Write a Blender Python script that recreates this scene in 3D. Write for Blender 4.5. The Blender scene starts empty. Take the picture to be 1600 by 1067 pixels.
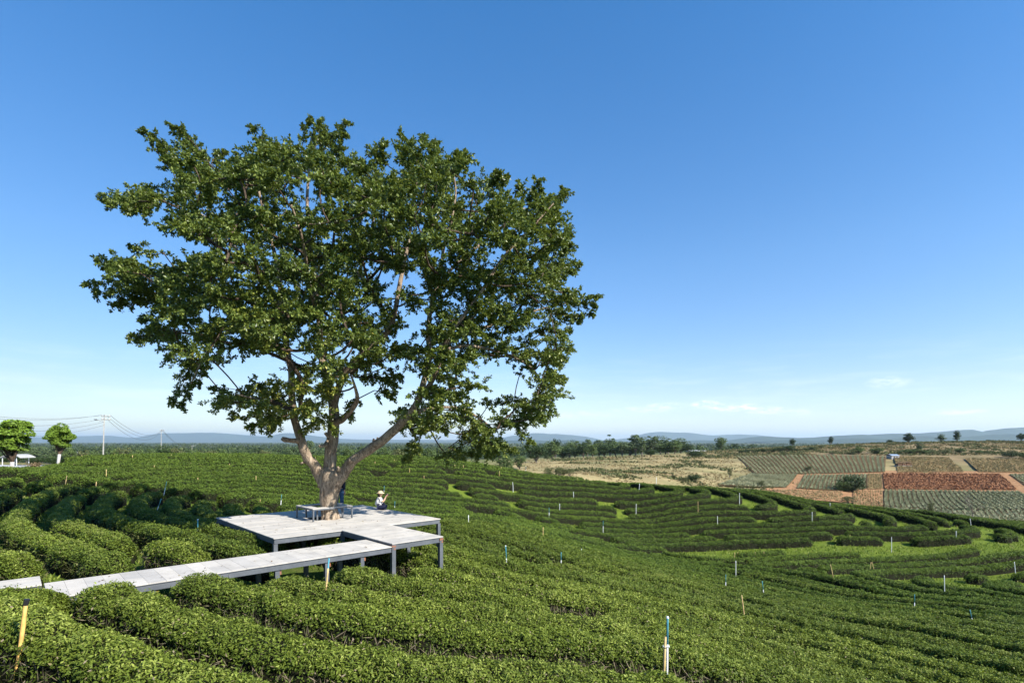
import bpy, math, random
import numpy as np
from mathutils import Vector, Matrix
rng = np.random.default_rng(7)
random.seed(7)
R = math.radians
sc = bpy.context.scene
COL = sc.collection
# ------------------------------------------------------------------ camera
HAZE_D = 3.5e-5   # haze density
E = 4.0            # eye height in world z
F = 842.0          # focal length in photo pixels (photo 1600 wide)
HY = 690.0         # horizon row
cd = bpy.data.cameras.new('camera'); cam = bpy.data.objects.new('camera', cd); COL.objects.link(cam)
cam.location = (0, 0, E); cam.rotation_euler = (R(90), 0, 0)
cd.sensor_fit = 'HORIZONTAL'; cd.sensor_width = 36.0; cd.lens = F/1600*36.0
cd.shift_y = (HY-533.5)/1600; cd.clip_start = 0.1; cd.clip_end = 120000
sc.camera = cam
# ------------------------------------------------------------------ sky and sun
SUNV = Vector((1.15, -0.75, 1.0)).normalized()
el = math.asin(SUNV.z); az = math.atan2(SUNV.x, SUNV.y)
w = bpy.data.worlds.new('World'); sc.world = w; w.use_nodes = True
nt = w.node_tree; nt.nodes.clear()
sky = nt.nodes.new('ShaderNodeTexSky'); sky.sky_type = 'NISHITA'; sky.sun_disc = False
sky.sun_elevation = el; sky.sun_rotation = az
sky.altitude = 300; sky.air_density = 1.0; sky.dust_density = 0.3; sky.ozone_density = 1.6
bg = nt.nodes.new('ShaderNodeBackground'); bg.inputs['Strength'].default_value = 0.10
out = nt.nodes.new('ShaderNodeOutputWorld')
tc = nt.nodes.new('ShaderNodeTexCoord')
# small fair-weather clouds low over the horizon, laid out by direction in the sky
sep = nt.nodes.new('ShaderNodeSeparateXYZ'); nt.links.new(tc.outputs['Generated'], sep.inputs[0])
def wm(op, a, b=None, c=None, clamp=False):
    n = nt.nodes.new('ShaderNodeMath'); n.operation = op; n.use_clamp = clamp
    for i, v in enumerate((a, b, c)):
        if v is None: continue
        if isinstance(v, (int, float)): n.inputs[i].default_value = v
        else: nt.links.new(v, n.inputs[i])
    return n.outputs[0]
def wnoise(scale, stretch, det=6):
    mp = nt.nodes.new('ShaderNodeMapping'); mp.inputs['Scale'].default_value = stretch
    nt.links.new(tc.outputs['Generated'], mp.inputs[0])
    n = nt.nodes.new('ShaderNodeTexNoise'); n.inputs['Scale'].default_value = scale; n.inputs['Detail'].default_value = det
    n.inputs['Roughness'].default_value = 0.6
    nt.links.new(mp.outputs[0], n.inputs['Vector']); return n.outputs['Fac']
# deeper, cleaner blue than the model sky gives
hs = nt.nodes.new('ShaderNodeHueSaturation'); hs.inputs['Saturation'].default_value = 1.22; nt.links.new(sky.outputs[0], hs.inputs['Color'])
rp = nt.nodes.new('ShaderNodeValToRGB'); nt.links.new(sep.outputs['Z'], rp.inputs[0])
for i_, (p_, c_) in enumerate([(0.0, (.80,.83,.94)), (.09, (.82,.78,.87)), (.3, (.80,.90,.99)), (.75, (.36,.88,1.10))]):
    if i_ > 1: rp.color_ramp.elements.new(.5)
    rp.color_ramp.elements[i_].position = p_; rp.color_ramp.elements[i_].color = (*c_, 1)
tm_ = nt.nodes.new('ShaderNodeMix'); tm_.data_type = 'RGBA'; tm_.blend_type = 'MULTIPLY'; tm_.inputs[0].default_value = 1
nt.links.new(hs.outputs[0], tm_.inputs[6]); nt.links.new(rp.outputs[0], tm_.inputs[7]); skc = tm_.outputs[2]
lat = wm('MULTIPLY_ADD', wm('MULTIPLY', wm('MAXIMUM', wm('MULTIPLY', sep.outputs['X'], -1.0), 0.0), wm('MULTIPLY_ADD', sep.outputs['Z'], -1.6, 1.0, clamp=True)), -.45, 1.0, clamp=True)
lm = nt.nodes.new('ShaderNodeMix'); lm.data_type = 'RGBA'; lm.blend_type = 'MULTIPLY'; lm.inputs[0].default_value = 1
cx_ = nt.nodes.new('ShaderNodeCombineXYZ')
for i_ in range(3): nt.links.new(lat, cx_.inputs[i_])
nt.links.new(skc, lm.inputs[6]); nt.links.new(cx_.outputs[0], lm.inputs[7]); skc = lm.outputs[2]
cl = None
nz = wnoise(60, (1, 1, 3.0))
for (px, py, rx, ry, k) in [(1102,632,17,5,.95),(1132,637,22,5,.75),(1166,637,20,4.5,.9),(1198,641,24,4.5,.6),(1240,644,20,3.5,.6),(1040,634,26,4,.55),(1388,597,18,6,.38),(1497,643,18,3,.6),(1003,640,40,4,.4),(905,648,60,5,.3)]:
    d = Vector(((px-800)/F, 1, (HY-py)/F)).normalized()
    ax = rx/F*1.3; ay = ry/F*1.5
    dx = wm('DIVIDE', wm('SUBTRACT', sep.outputs['X'], d.x), ax); dz = wm('DIVIDE', wm('SUBTRACT', sep.outputs['Z'], d.z), ay)
    r2 = wm('ADD', wm('MULTIPLY', dx, dx), wm('MULTIPLY', dz, dz))
    m = wm('MULTIPLY', wm('SUBTRACT', 1.0, r2, clamp=True), k)
    m = wm('MULTIPLY', m, wm('GREATER_THAN', sep.outputs['Y'], 0.0))
    cl = m if cl is None else wm('MAXIMUM', cl, m)
cl = wm('MULTIPLY', cl, wm('MULTIPLY_ADD', nz, 5.0, -2.0, clamp=True))
wisp = wm('MULTIPLY', wm('MULTIPLY_ADD', wnoise(7, (1, 1, 9.0)), 3.2, -1.55, clamp=True),
          wm('MULTIPLY', wm('MULTIPLY_ADD', wm('ABSOLUTE', wm('SUBTRACT', sep.outputs['Z'], 0.085)), -12.0, 1.0, clamp=True), 0.22))
cl = wm('MAXIMUM', cl, wisp)
mx = nt.nodes.new('ShaderNodeMix'); mx.data_type = 'RGBA'
nt.links.new(cl, mx.inputs[0]); nt.links.new(skc, mx.inputs[6]); mx.inputs[7].default_value = (6.8, 6.9, 7.1, 1)
nt.links.new(mx.outputs[2], bg.inputs[0]); nt.links.new(bg.outputs[0], out.inputs[0])
sd = bpy.data.lights.new('sun', 'SUN'); so = bpy.data.objects.new('sun', sd); COL.objects.link(so)
sd.energy = 4.6; sd.angle = R(0.5); sd.color = (1.0, 0.945, 0.86)
so.rotation_euler = SUNV.to_track_quat('Z', 'Y').to_euler()
sc.view_settings.view_transform = 'Standard'; sc.view_settings.look = 'None'
sc.view_settings.exposure = 1.15; sc.view_settings.gamma = 1.0; sc.view_settings.use_curve_mapping = False
sc.cycles.max_bounces = 6; sc.cycles.diffuse_bounces = 3; sc.cycles.glossy_bounces = 2
sc.cycles.transparent_max_bounces = 8; sc.cycles.volume_bounces = 0; sc.cycles.transmission_bounces = 3
sc.cycles.use_denoising = True

# ------------------------------------------------------------------ helpers
def P(px, py, d):
    return np.array([(px-800)/F*d, d, E-(py-HY)/F*d])
def ap(o, label=None, cat=None, group=None, kind=None):
    if label: o['label'] = label
    if cat: o['category'] = cat
    if group: o['group'] = group
    if kind: o['kind'] = kind
    return o
def empty(name, loc, rz=0, **k):
    o = bpy.data.objects.new(name, None); COL.objects.link(o); o.location = Vector(loc); o.rotation_euler = (0, 0, rz)
    o.empty_display_size = 0.3
    return ap(o, **k)
def mesh_np(name, V, Fq, mats, midx=None, attrs=None, smooth=False):
    """V Nx3; Fq list of face arrays (each Mx3 or Mx4)"""
    me = bpy.data.meshes.new(name)
    if not isinstance(Fq, list): Fq = [Fq]
    Fq = [f for f in Fq if len(f)]
    me.vertices.add(len(V)); me.vertices.foreach_set('co', np.ascontiguousarray(V, dtype=np.float32).ravel())
    lens = np.concatenate([np.full(len(f), f.shape[1], np.int32) for f in Fq])
    idx = np.concatenate([f.astype(np.int32).ravel() for f in Fq])
    me.loops.add(len(idx)); me.loops.foreach_set('vertex_index', idx)
    me.polygons.add(len(lens))
    st = np.zeros(len(lens), np.int32); st[1:] = np.cumsum(lens)[:-1]
    me.polygons.foreach_set('loop_start', st)
    for m in (mats if isinstance(mats, (list, tuple)) else [mats]): me.materials.append(m)
    if midx is not None: me.polygons.foreach_set('material_index', np.asarray(midx, np.int32))
    me.polygons.foreach_set('use_smooth', np.full(len(lens), bool(smooth)) if not isinstance(smooth, np.ndarray) else smooth)
    for k, (dom, arr) in (attrs or {}).items():
        if arr.ndim == 2:
            a = me.attributes.new(k, 'FLOAT_COLOR', dom); a.data.foreach_set('color', arr.astype(np.float32).ravel())
        else:
            a = me.attributes.new(k, 'FLOAT', dom); a.data.foreach_set('value', arr.astype(np.float32))
    me.update(calc_edges=True)
    return me
def link(name, me, parent=None, **k):
    o = bpy.data.objects.new(name, me); COL.objects.link(o)
    if parent is not None: o.parent = parent
    return ap(o, **k)
def hash2(ix, iy, s):
    n = (ix.astype(np.int64)*374761393 + iy.astype(np.int64)*668265263 + s*1442695041) & 0x7fffffff
    n = ((n ^ (n >> 13))*1274126177) & 0x7fffffff
    return ((n ^ (n >> 16)) & 0xffff)/65535.0
def vn(x, y, s=0):
    x = np.asarray(x, float); y = np.asarray(y, float)
    ix = np.floor(x); iy = np.floor(y); fx = x-ix; fy = y-iy
    fx = fx*fx*(3-2*fx); fy = fy*fy*(3-2*fy)
    a = hash2(ix, iy, s); b = hash2(ix+1, iy, s); c = hash2(ix, iy+1, s); d = hash2(ix+1, iy+1, s)
    return (a*(1-fx)+b*fx)*(1-fy)+(c*(1-fx)+d*fx)*fy
class MB:
    """collects boxes / tubes into one mesh"""
    def __init__(s): s.V = []; s.Fs = []; s.n = 0; s.at = []
    def add(s, V, Fc, val=0.0):
        s.V.append(np.asarray(V, float)); s.Fs.append([tuple(i+s.n for i in f) for f in Fc]); s.n += len(V); s.at += [val]*len(Fc)
    def box(s, c, ax, ay, az, val=0.0):
        c, ax, ay, az = map(lambda v: np.asarray(v, float), (c, ax, ay, az))
        V = [c+i*ax+j*ay+k*az for k in (-1, 1) for j in (-1, 1) for i in (-1, 1)]
        s.add(V, [(0,2,3,1),(4,5,7,6),(0,1,5,4),(2,6,7,3),(0,4,6,2),(1,3,7,5)], val)
    def tube(s, pts, rad, n=8, cap=True, val=0.0, wob=0.0):
        pts = np.asarray(pts, float); rad = np.broadcast_to(np.asarray(rad, float), (len(pts),))
        T = np.gradient(pts, axis=0); T /= np.linalg.norm(T, axis=1)[:, None]+1e-9
        up = np.array([0.13, 0.97, 0.2]) if abs(T[0][1]) < 0.9 else np.array([1.0, 0, 0])
        V = []; a = np.arange(n)/n*2*np.pi
        u = np.cross(T[0], up); u /= np.linalg.norm(u)
        for i in range(len(pts)):
            u = u-T[i]*np.dot(u, T[i]); u /= np.linalg.norm(u); v = np.cross(T[i], u)
            rr = rad[i]*(1+wob*(vn(np.cos(a)*1.7+5+i*.13, np.sin(a)*1.7+9, 3)-.5)*2)
            V.append(pts[i]+np.outer(np.cos(a)*rr, u)+np.outer(np.sin(a)*rr, v))
        V = np.concatenate(V); Fc = []
        for i in range(len(pts)-1):
            for j in range(n):
                k = (j+1) % n; Fc.append((i*n+j, i*n+k, (i+1)*n+k, (i+1)*n+j))
        if cap: Fc.append(tuple(range(n-1, -1, -1))); Fc.append(tuple((len(pts)-1)*n+j for j in range(n)))
        s.add(V, Fc, val)
    def build(s, name, mat, parent=None, smooth=False, bevel=0, **k):
        me = bpy.data.meshes.new(name)
        V = np.concatenate(s.V)
        off = np.zeros(3)
        if parent is not None: off = np.array(parent.matrix_basis.translation)
        inv = None
        if parent is not None:
            inv = np.array(parent.matrix_basis.inverted())
            V = V @ inv[:3, :3].T+inv[:3, 3]
        me.from_pydata(V.tolist(), [], [f for fs in s.Fs for f in fs])
        me.polygons.foreach_set('use_smooth', [smooth]*len(me.polygons))
        a = me.attributes.new('var', 'FLOAT', 'FACE'); a.data.foreach_set('value', np.array(s.at, np.float32))
        me.materials.append(mat); me.update()
        o = link(name, me, parent, **k)
        if bevel:
            b = o.modifiers.new('b', 'BEVEL'); b.width = bevel; b.segments = 2; b.limit_method = 'ANGLE'
        return o

# ------------------------------------------------------------------ materials
class Mt:
    def __init__(s, name):
        s.m = bpy.data.materials.new(name); s.m.use_nodes = True; s.t = s.m.node_tree; s.t.nodes.clear()
        s.o = s.t.nodes.new('ShaderNodeOutputMaterial')
    def n(s, typ, **k):
        n = s.t.nodes.new(typ)
        for a, v in k.items(): setattr(n, a, v)
        return n
    def L(s, a, b): s.t.links.new(a, b)
    def set(s, inp, v):
        if isinstance(v, (int, float, tuple)): inp.default_value = v if not isinstance(v, tuple) or len(v) != 3 or inp.type != 'RGBA' else (*v, 1)
        else: s.L(v, inp)
    def math(s, op, a, b=0.0, c=0.0, clamp=False):
        n = s.n('ShaderNodeMath', operation=op); n.use_clamp = clamp
        for i, v in enumerate((a, b, c)): s.set(n.inputs[i], v)
        return n.outputs[0]
    def noise(s, scale, det=4, rough=.55, vec=None, sc3=None, dist=0):
        n = s.n('ShaderNodeTexNoise'); n.inputs['Scale'].default_value = scale; n.inputs['Detail'].default_value = det
        n.inputs['Roughness'].default_value = rough; n.inputs['Distortion'].default_value = dist
        if vec is None:
            vec = s.n('ShaderNodeTexCoord').outputs['Object']
        if sc3:
            mp = s.n('ShaderNodeMapping'); mp.inputs['Scale'].default_value = sc3; s.L(vec, mp.inputs[0]); vec = mp.outputs[0]
        s.L(vec, n.inputs['Vector']); return n.outputs['Fac']
    def pos(s): return s.n('ShaderNodeNewGeometry').outputs['Position']
    def ramp(s, f, stops):
        r = s.n('ShaderNodeValToRGB'); e = r.color_ramp.elements
        while len(e) < len(stops): e.new(0.5)
        for i, (p, c) in enumerate(stops):
            e[i].position = p; e[i].color = (*c, 1)
        s.L(f, r.inputs[0]); return r.outputs[0]
    def mix(s, f, a, b, mode='MIX'):
        n = s.n('ShaderNodeMix', data_type='RGBA', blend_type=mode)
        s.set(n.inputs[0], f); s.set(n.inputs[6], a); s.set(n.inputs[7], b); return n.outputs[2]
    def attr(s, name, out='Fac'):
        n = s.n('ShaderNodeAttribute'); n.attribute_name = name; return n.outputs[out]
    def bsdf(s, col, rough=.8, spec=.3, metal=0, bump=None, bstr=.3, bdist=.02, trans=None, tf=.3):
        p = s.n('ShaderNodeBsdfPrincipled'); s.set(p.inputs['Base Color'], col); s.set(p.inputs['Roughness'], rough)
        s.set(p.inputs['Specular IOR Level'], spec); s.set(p.inputs['Metallic'], metal)
        if bump is not None:
            b = s.n('ShaderNodeBump'); b.inputs['Strength'].default_value = bstr; b.inputs['Distance'].default_value = bdist
            s.L(bump, b.inputs['Height']); s.L(b.outputs[0], p.inputs['Normal'])
        if trans is not None:
            t = s.n('ShaderNodeBsdfTranslucent'); s.set(t.inputs[0], trans)
            m = s.n('ShaderNodeMixShader'); m.inputs[0].default_value = tf
            s.L(p.outputs[0], m.inputs[1]); s.L(t.outputs[0], m.inputs[2]); s.L(m.outputs[0], s.o.inputs[0])
        else: s.L(p.outputs[0], s.o.inputs[0])
        return s.m
def leafmat(name, stops, trans, rough=.5, spec=.35, tf=.25, big=None):
    m = Mt(name); v = m.attr('var')
    c = m.ramp(v, stops)
    if big:
        nz = m.noise(big[0], 3, vec=m.pos()); f = m.math('MULTIPLY_ADD', nz, 2.4, -.8, clamp=True)
        c = m.mix(m.math('MULTIPLY', f, big[2]), c, big[1])
    return m.bsdf(c, rough, spec, trans=trans, tf=tf)
def simple(name, col, rough=.8, spec=.3, var=.12, scale=6, bump=.2, metal=0, bd=.01):
    m = Mt(name); nz = m.noise(scale, 5, vec=m.pos()); lo = tuple(x*(1-var*2) for x in col); hi = tuple(min(1, x*(1+var*2)) for x in col)
    return m.bsdf(m.ramp(nz, [(.3, lo), (.7, hi)]), rough, spec, metal, bump=nz, bstr=bump, bdist=bd)
# ------------------------------------------------------------------ terrain height (thin plate over azimuth / log distance)
CP = []
def g(px, py, d): CP.append(((px-800)/F*d, d, (py-HY)/F*d))
def x(X, Y, c): CP.append((X, Y, c))
# near
for a in [(-6,3,3.7),(0,3,4.3),(8,3,5.2),(-14,4,3.3),(16,4,6.2),(-5,6,3.55),(-8,9,3.28),(-13,14,3.35),(-14,18.5,3.5),(-8.5,16.5,3.6),(-6.5,12,3.62),(-3,14.2,4.1),(-1.8,15.5,4.4),
          (-2.3,19,4.65),(2.7,9.5,4.6),(-1,8,4.1),(-6.5,19.3,4.0),(-10.7,20,3.75),(6.5,11,5.6),(12.4,13,6.5),(14.9,25,8.4),(22.6,38,9.9),(25.6,27,9.1),(42.7,45,10.5),
          (8,30,7.9),(-3,30,5.2),(0,22,5.5),(-22,24,3.65),(-18,28,3.85),(-30,24,3.1),(-28,36,3.3),(20,18,7.6)]: x(*a)
# valley grass strip
for a in [(740,823,37),(850,838,46),(1000,858,53),(1150,866,53),(1300,868,52),(1450,864,53),(1600,850,55)]: g(*a)
for a in [(1300,940,33.5),(1400,935,35),(1300,895,43.5),(1450,900,43),(1600,905,42),(1550,945,33),(1150,905,39)]: g(*a)
# far tea slope and its crest
for a in [(400,793,33),(400,752,42),(400,713,56),(600,806,38),(600,762,50),(600,715,63),(700,806,42),(700,762,56),(700,719,70),(850,785,62),(800,734,76),(900,747,77),(1000,756,77),
          (1100,762,75),(1200,769,76),(1000,800,66),(1200,810,63),(1400,792,70),(1400,830,58),(1500,807,69),(1600,817,69),(250,750,39),(250,712,55),(150,714,57),(90,718,58),(18,735,40),(0,744,37),(-60,735,46),(-60,720,60)]:
    g(*a); CP[-1] = (CP[-1][0], CP[-1][1], CP[-1][2]+(.68 if a[0] > 0 else .2))
# behind the crest
for a in [(-60,95,5),(-25,80,4.5),(0,95,8),(12,98,11),(30,100,13.5),(50,90,14.5),(70,85,14.5),(95,80,14),(-80,150,7),(-30,150,9),(0,150,11.5)]: x(*a)
for a in [(900,743,120),(1050,756,130),(1000,735,180),(1000,714,300),(838,722,240),(750,722,220)]: g(*a)
for a in [(1580,815,110),(1400,783,150),(1600,775,150),(1400,765,165),(1400,740,200),(1600,740,200),(1390,713,270),(1600,716,260),(1400,692,420),(1600,691,420),(1250,770,148),(1250,742,200),
          (1250,714,270),(1250,698,420),(1150,742,190),(1150,713,300),(1150,703,420),(1450,800,130)]: g(*a)
for an in (-62,-40,-20,0):
    for r, c in ((420,15),(900,20.5),(4000,23),(60000,26)): x(r*math.sin(R(an)), r*math.cos(R(an)), c)
for an in (18,36,60):
    for r, c in ((900,20),(4000,23),(60000,26)): x(r*math.sin(R(an)), r*math.cos(R(an)), c)
for an, c in ((-62,8),(-50,7),(58,15),(75,12)): x(120*math.sin(R(an)), 120*math.cos(R(an)), c)
for an, c in ((60,7),(75,9)): x(26*math.sin(R(an)), 26*math.cos(R(an)), c+2)
CP = np.array(CP); OY = 9.0
def uv(X, Y):
    r = np.hypot(X, Y+OY); return 1.6*np.clip(np.arctan2(X, Y+OY), -1.5, 1.5), np.log(np.maximum(r, 6.0))
cu, cv = uv(CP[:, 0], CP[:, 1])
def kern(r2): return 0.5*r2*np.log(r2+1e-12)
_n = len(CP)
_K = kern((cu[:, None]-cu)**2+(cv[:, None]-cv)**2)+np.eye(_n)*1e-4
_Pm = np.stack([np.ones(_n), cu, cv], 1)
_A = np.block([[_K, _Pm], [_Pm.T, np.zeros((3, 3))]])
_W = np.linalg.solve(_A, np.concatenate([CP[:, 2], np.zeros(3)]))
def Tz_exact(X, Y):
    X = np.asarray(X, float); Y = np.asarray(Y, float); sh = X.shape; X = X.ravel(); Y = Y.ravel(); o = np.empty(len(X))
    for i in range(0, len(X), 40000):
        u, v = uv(X[i:i+40000], Y[i:i+40000])
        o[i:i+40000] = kern((u[:, None]-cu)**2+(v[:, None]-cv)**2) @ _W[:_n]+_W[_n]+_W[_n+1]*u+_W[_n+2]*v
    return E-o.reshape(sh)
GX0, GY0, GS = -70.0, -2.0, 0.5
gxs = np.arange(GX0, 95, GS); gys = np.arange(GY0, 125, GS)
_G = Tz_exact(*np.meshgrid(gxs, gys))
def Tz(X, Y):
    X = np.asarray(X, float); Y = np.asarray(Y, float)
    fx = np.clip((X-GX0)/GS, 0, len(gxs)-1.001); fy = np.clip((Y-GY0)/GS, 0, len(gys)-1.001)
    ix = fx.astype(int); iy = fy.astype(int); fx = fx-ix; fy = fy-iy
    r = (_G[iy, ix]*(1-fx)+_G[iy, ix+1]*fx)*(1-fy)+(_G[iy+1, ix]*(1-fx)+_G[iy+1, ix+1]*fx)*fy
    bad = (X < GX0) | (X > 94) | (Y < GY0) | (Y > 124)
    if np.any(bad):
        r = np.where(bad, Tz_exact(X, Y), r)
    return r
def hit(px, py, dmin=3.0, dmax=3000.0):
    """where the sight line through a photo pixel meets the terrain beyond dmin"""
    d = np.exp(np.linspace(math.log(dmin), math.log(dmax), 500))
    z = E-(py-HY)/F*d; t = Tz_exact((px-800)/F*d, d)
    s = z-t; i = np.where((s[:-1] > 0) & (s[1:] <= 0))[0]
    if len(i) == 0: return np.array([(px-800)/F*dmax, dmax, t[-1]])
    i = i[0]; f = s[i]/(s[i]-s[i+1]); dd = d[i]+(d[i+1]-d[i])*f
    return np.array([(px-800)/F*dd, dd, Tz_exact(np.array([(px-800)/F*dd]), np.array([dd]))[0]])

# ---- the two families of tea rows: a field whose levels are the hedge lines
def segdist(X, Y, poly):
    best = np.full(X.shape, 1e9)
    for (x0, y0), (x1, y1) in zip(poly[:-1], poly[1:]):
        dx, dy = x1-x0, y1-y0; t = np.clip(((X-x0)*dx+(Y-y0)*dy)/(dx*dx+dy*dy), 0, 1)
        best = np.minimum(best, np.hypot(X-x0-t*dx, Y-y0-t*dy))
    return best
def smooth_poly(pts, n=12):
    pts = np.array(pts, float); p = np.vstack([2*pts[0]-pts[1], pts, 2*pts[-1]-pts[-2]]); o = []
    for i in range(1, len(p)-2):
        for t in np.linspace(0, 1, n, endpoint=False):
            a, b, c, d = p[i-1], p[i], p[i+1], p[i+2]
            o.append(.5*((2*b)+(-a+c)*t+(2*a-5*b+4*c-d)*t*t+(-a+3*b-3*c+d)*t**3))
    o.append(pts[-1]); return np.array(o)
def inside(X, Y, poly):
    r = np.zeros(X.shape, bool); n = len(poly)
    for i in range(n):
        x0, y0 = poly[i]; x1, y1 = poly[(i+1) % n]
        c = ((y0 > Y) != (y1 > Y)); xi = (x1-x0)*(Y-y0)/((y1-y0) if y1 != y0 else 1e-9)+x0
        r ^= c & (X < xi)
    return r
FC = smooth_poly([(-12.9,34.5),(-7,37.2),(0,41.8),(8,47.8),(16,52.6),(24,54.5),(34,54.8),(44,54.3),(50,54.4),(54.0,55.4),(54.8,58.0),(52,63),(46.5,71),(37,84),(27,97)], 5)
NBp = [(-3,33.2),(0.5,35.5),(5,41),(13,48),(22,50.3),(32,50.2),(42,50.0),(53,50.0),(64,54),(73,59),(95,66)]
w_row = 1.55; w_far = 1.80
def fieldF(X, Y):
    k_ = [(0, 0)]+[(r_*math.cos(a_*.785), r_*math.sin(a_*.785)) for r_ in (1.6, 3.2) for a_ in range(8)]
    return sum(fieldF0(X+dx, Y+dy) for dx, dy in k_)/len(k_)+.3*(vn(X/7, Y/7, 15)-.5)
def fieldF0(X, Y):
    d = segdist(X, Y, FC)
    yc = np.interp(X, [p[0] for p in FC[:46]], [p[1] for p in FC[:46]])
    below = (Y < yc) | inside(X, Y, [(54.0,55.4),(54.8,58.0),(52,63),(46.5,71),(37,84),(27,97),(120,105),(120,50),(50,54.4)])
    d = np.where(below & (X > -12.9), -d, d)
    l = (np.abs(np.minimum(X+12.9, 0))**1.6+np.abs(Y-34.5)**1.6)**(1/1.6)
    return np.where(X < -12.9, l, d)
def fieldN(X, Y):
    pn = (np.abs(np.minimum(X+3, 0))**1.33+np.maximum(33-Y, 0)**1.33)**(1/1.33)
    sp = np.log1p(np.exp(np.clip((X-14)/2.0, -30, 40)))*2.0
    yax = 42-.38*(X-17)
    t = np.clip((yax-2-Y)/28, 0, 1); t = t*t*(3-2*t)
    gy = 1-.73*np.clip((X-8)/18, 0, 1)
    low = -9-(.47*(1-t)+.24*t)*sp+gy*(42-Y)
    ax = -9-.47*sp+gy*(42-yax)
    up = ax+.60*(np.sqrt((Y-yax)**2+4)-2)
    r = np.where((Y > yax) & (X > 12), up, low)
    q = np.where(X < -3, pn, np.where(Y > 33, r, r))
    fc_ = np.clip((X+14)/26, 0, 1); fc_ = .94+.06*fc_*fc_*(3-2*fc_)
    return q*fc_+.7*(vn(X/11, Y/11, 5)-.5)+.12*(vn(X/3.5, Y/3.5, 6)-.5)
nbx = [p[0] for p in NBp]; nby = [p[1] for p in NBp]
def maskF(X, Y):
    nb = np.interp(X, nbx, nby); f = fieldF(X, Y)+1.3*(vn(X/4, Y*0, 44)-.5)
    m = np.where(X < 15, Y > np.where(X < -3, 34.0, nb+1.3), (f > .2) | ((f < -2.3) & (X > 52) & (Y > nb+.8)))
    return m & inside(X, Y, TEAB)
def maskN(X, Y):
    nb = np.interp(X, nbx, nby)+.6+2.2*(vn(X/3.7, Y*0, 45)-.5)
    return inside(X, Y, TEAB) & (Y < np.where(X < -3, 33.6, nb)) & (Y > 1)
TEAB = [(-36.5,37.5),(-39,45),(-42,52),(-49,58),(-52,62),(-40,75),(-10,88),(20,97),(48,84),(70,80),(94,78),(94,2),(-60,2),(-60,24),(-52,30),(-43,33)]
# deck frame
DA = np.array([.729, .684]); DB = np.array([-.684, .729]); DO = np.array([-6.78, 15.33])
def dk(a, b): return DO+DA*a+DB*b
WK = [dk(-3.9,-1.2), dk(-3.9,.25), dk(3.8,.25-1.0), dk(3.8,-2.8), dk(-3.9+.0,-2.8)]
def clear_walk(X, Y):
    """True where the walkway or its landing stands"""
    a = (X-DO[0])*DA[0]+(Y-DO[1])*DA[1]; b = (X-DO[0])*DB[0]+(Y-DO[1])*DB[1]
    return a, b
def contours(fn, mask_fn, levels, x0, x1, y0, y1, h):
    xs = np.arange(x0, x1, h); ys = np.arange(y0, y1, h); XX, YY = np.meshgrid(xs, ys)
    Z = fn(XX, YY); M = mask_fn(XX, YY)
    ok = M[:-1, :-1] & M[1:, :-1] & M[:-1, 1:] & M[1:, 1:]
    res = []
    for li, lv in levels:
        S = Z > lv
        code = S[:-1, :-1]*1+S[:-1, 1:]*2+S[1:, 1:]*4+S[1:, :-1]*8
        cells = np.argwhere(ok & (code != 0) & (code != 15))
        adj = {}
        def pt(e):
            (i, j, k) = e
            if k == 0: a, b = Z[i, j], Z[i, j+1]; t = (lv-a)/(b-a); return (xs[j]+t*h, ys[i])
            a, b = Z[i, j], Z[i+1, j]; t = (lv-a)/(b-a); return (xs[j], ys[i]+t*h)
        for i, j in cells:
            c = code[i, j]; B = (i, j, 0); Tt = (i+1, j, 0); Lf = (i, j, 1); Rt = (i, j+1, 1)
            tb = {1: [(Lf, B)], 14: [(Lf, B)], 2: [(B, Rt)], 13: [(B, Rt)], 4: [(Rt, Tt)], 11: [(Rt, Tt)], 8: [(Tt, Lf)], 7: [(Tt, Lf)],
                  3: [(Lf, Rt)], 12: [(Lf, Rt)], 6: [(B, Tt)], 9: [(B, Tt)], 5: [(Lf, B), (Rt, Tt)], 10: [(B, Rt), (Tt, Lf)]}[int(c)]
            for a, b in tb: adj.setdefault(a, []).append(b); adj.setdefault(b, []).append(a)
        used = set()
        for start in sorted(adj, key=lambda e: len(adj[e])):
            if start in used: continue
            ch = [start]; used.add(start); cur = start
            while True:
                nx = [q for q in adj[cur] if q not in used]
                if not nx: break
                cur = nx[0]; used.add(cur); ch.append(cur)
            if len(ch) > 4: res.append((li, np.array([pt(e) for e in ch])))
    return res
# ------------------------------------------------------------------ hedge lines
CUTPX = [(970,810,.8),(1015,809,.6),(947,791,1.0),(719,776,1.2),(793,773,1.3),(799,794,1.2),(1232,797,.7),(1290,809,.7),(1370,824,.7),
         (14,778,.9),(1480,913,1.5),(1592,917,1.6),(1190,889,1.1),(1255,896,1.0),(36,990,.55),(835,822,1.3),(760,812,1.5),(890,829,.9),(700,820,1.8),(735,822,1.7),(905,845,1.2),(950,855,1.2),(1085,868,.9),(1125,872,1.4)]
def visible(X, Y, z, n=70):
    """is the point (about) seen over the terrain in front of it"""
    out = np.ones(len(X), bool)
    for i0 in range(0, len(X), 20000):
        x_, y_, z_ = X[i0:i0+20000], Y[i0:i0+20000], z[i0:i0+20000]
        t = np.linspace(.12, .985, n)[:, None]
        h = Tz(x_*t, y_*t)+.35-E
        out[i0:i0+20000] = ((z_-E)/1.0+1.3) > np.max(h/t, axis=0)
    return out
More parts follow.
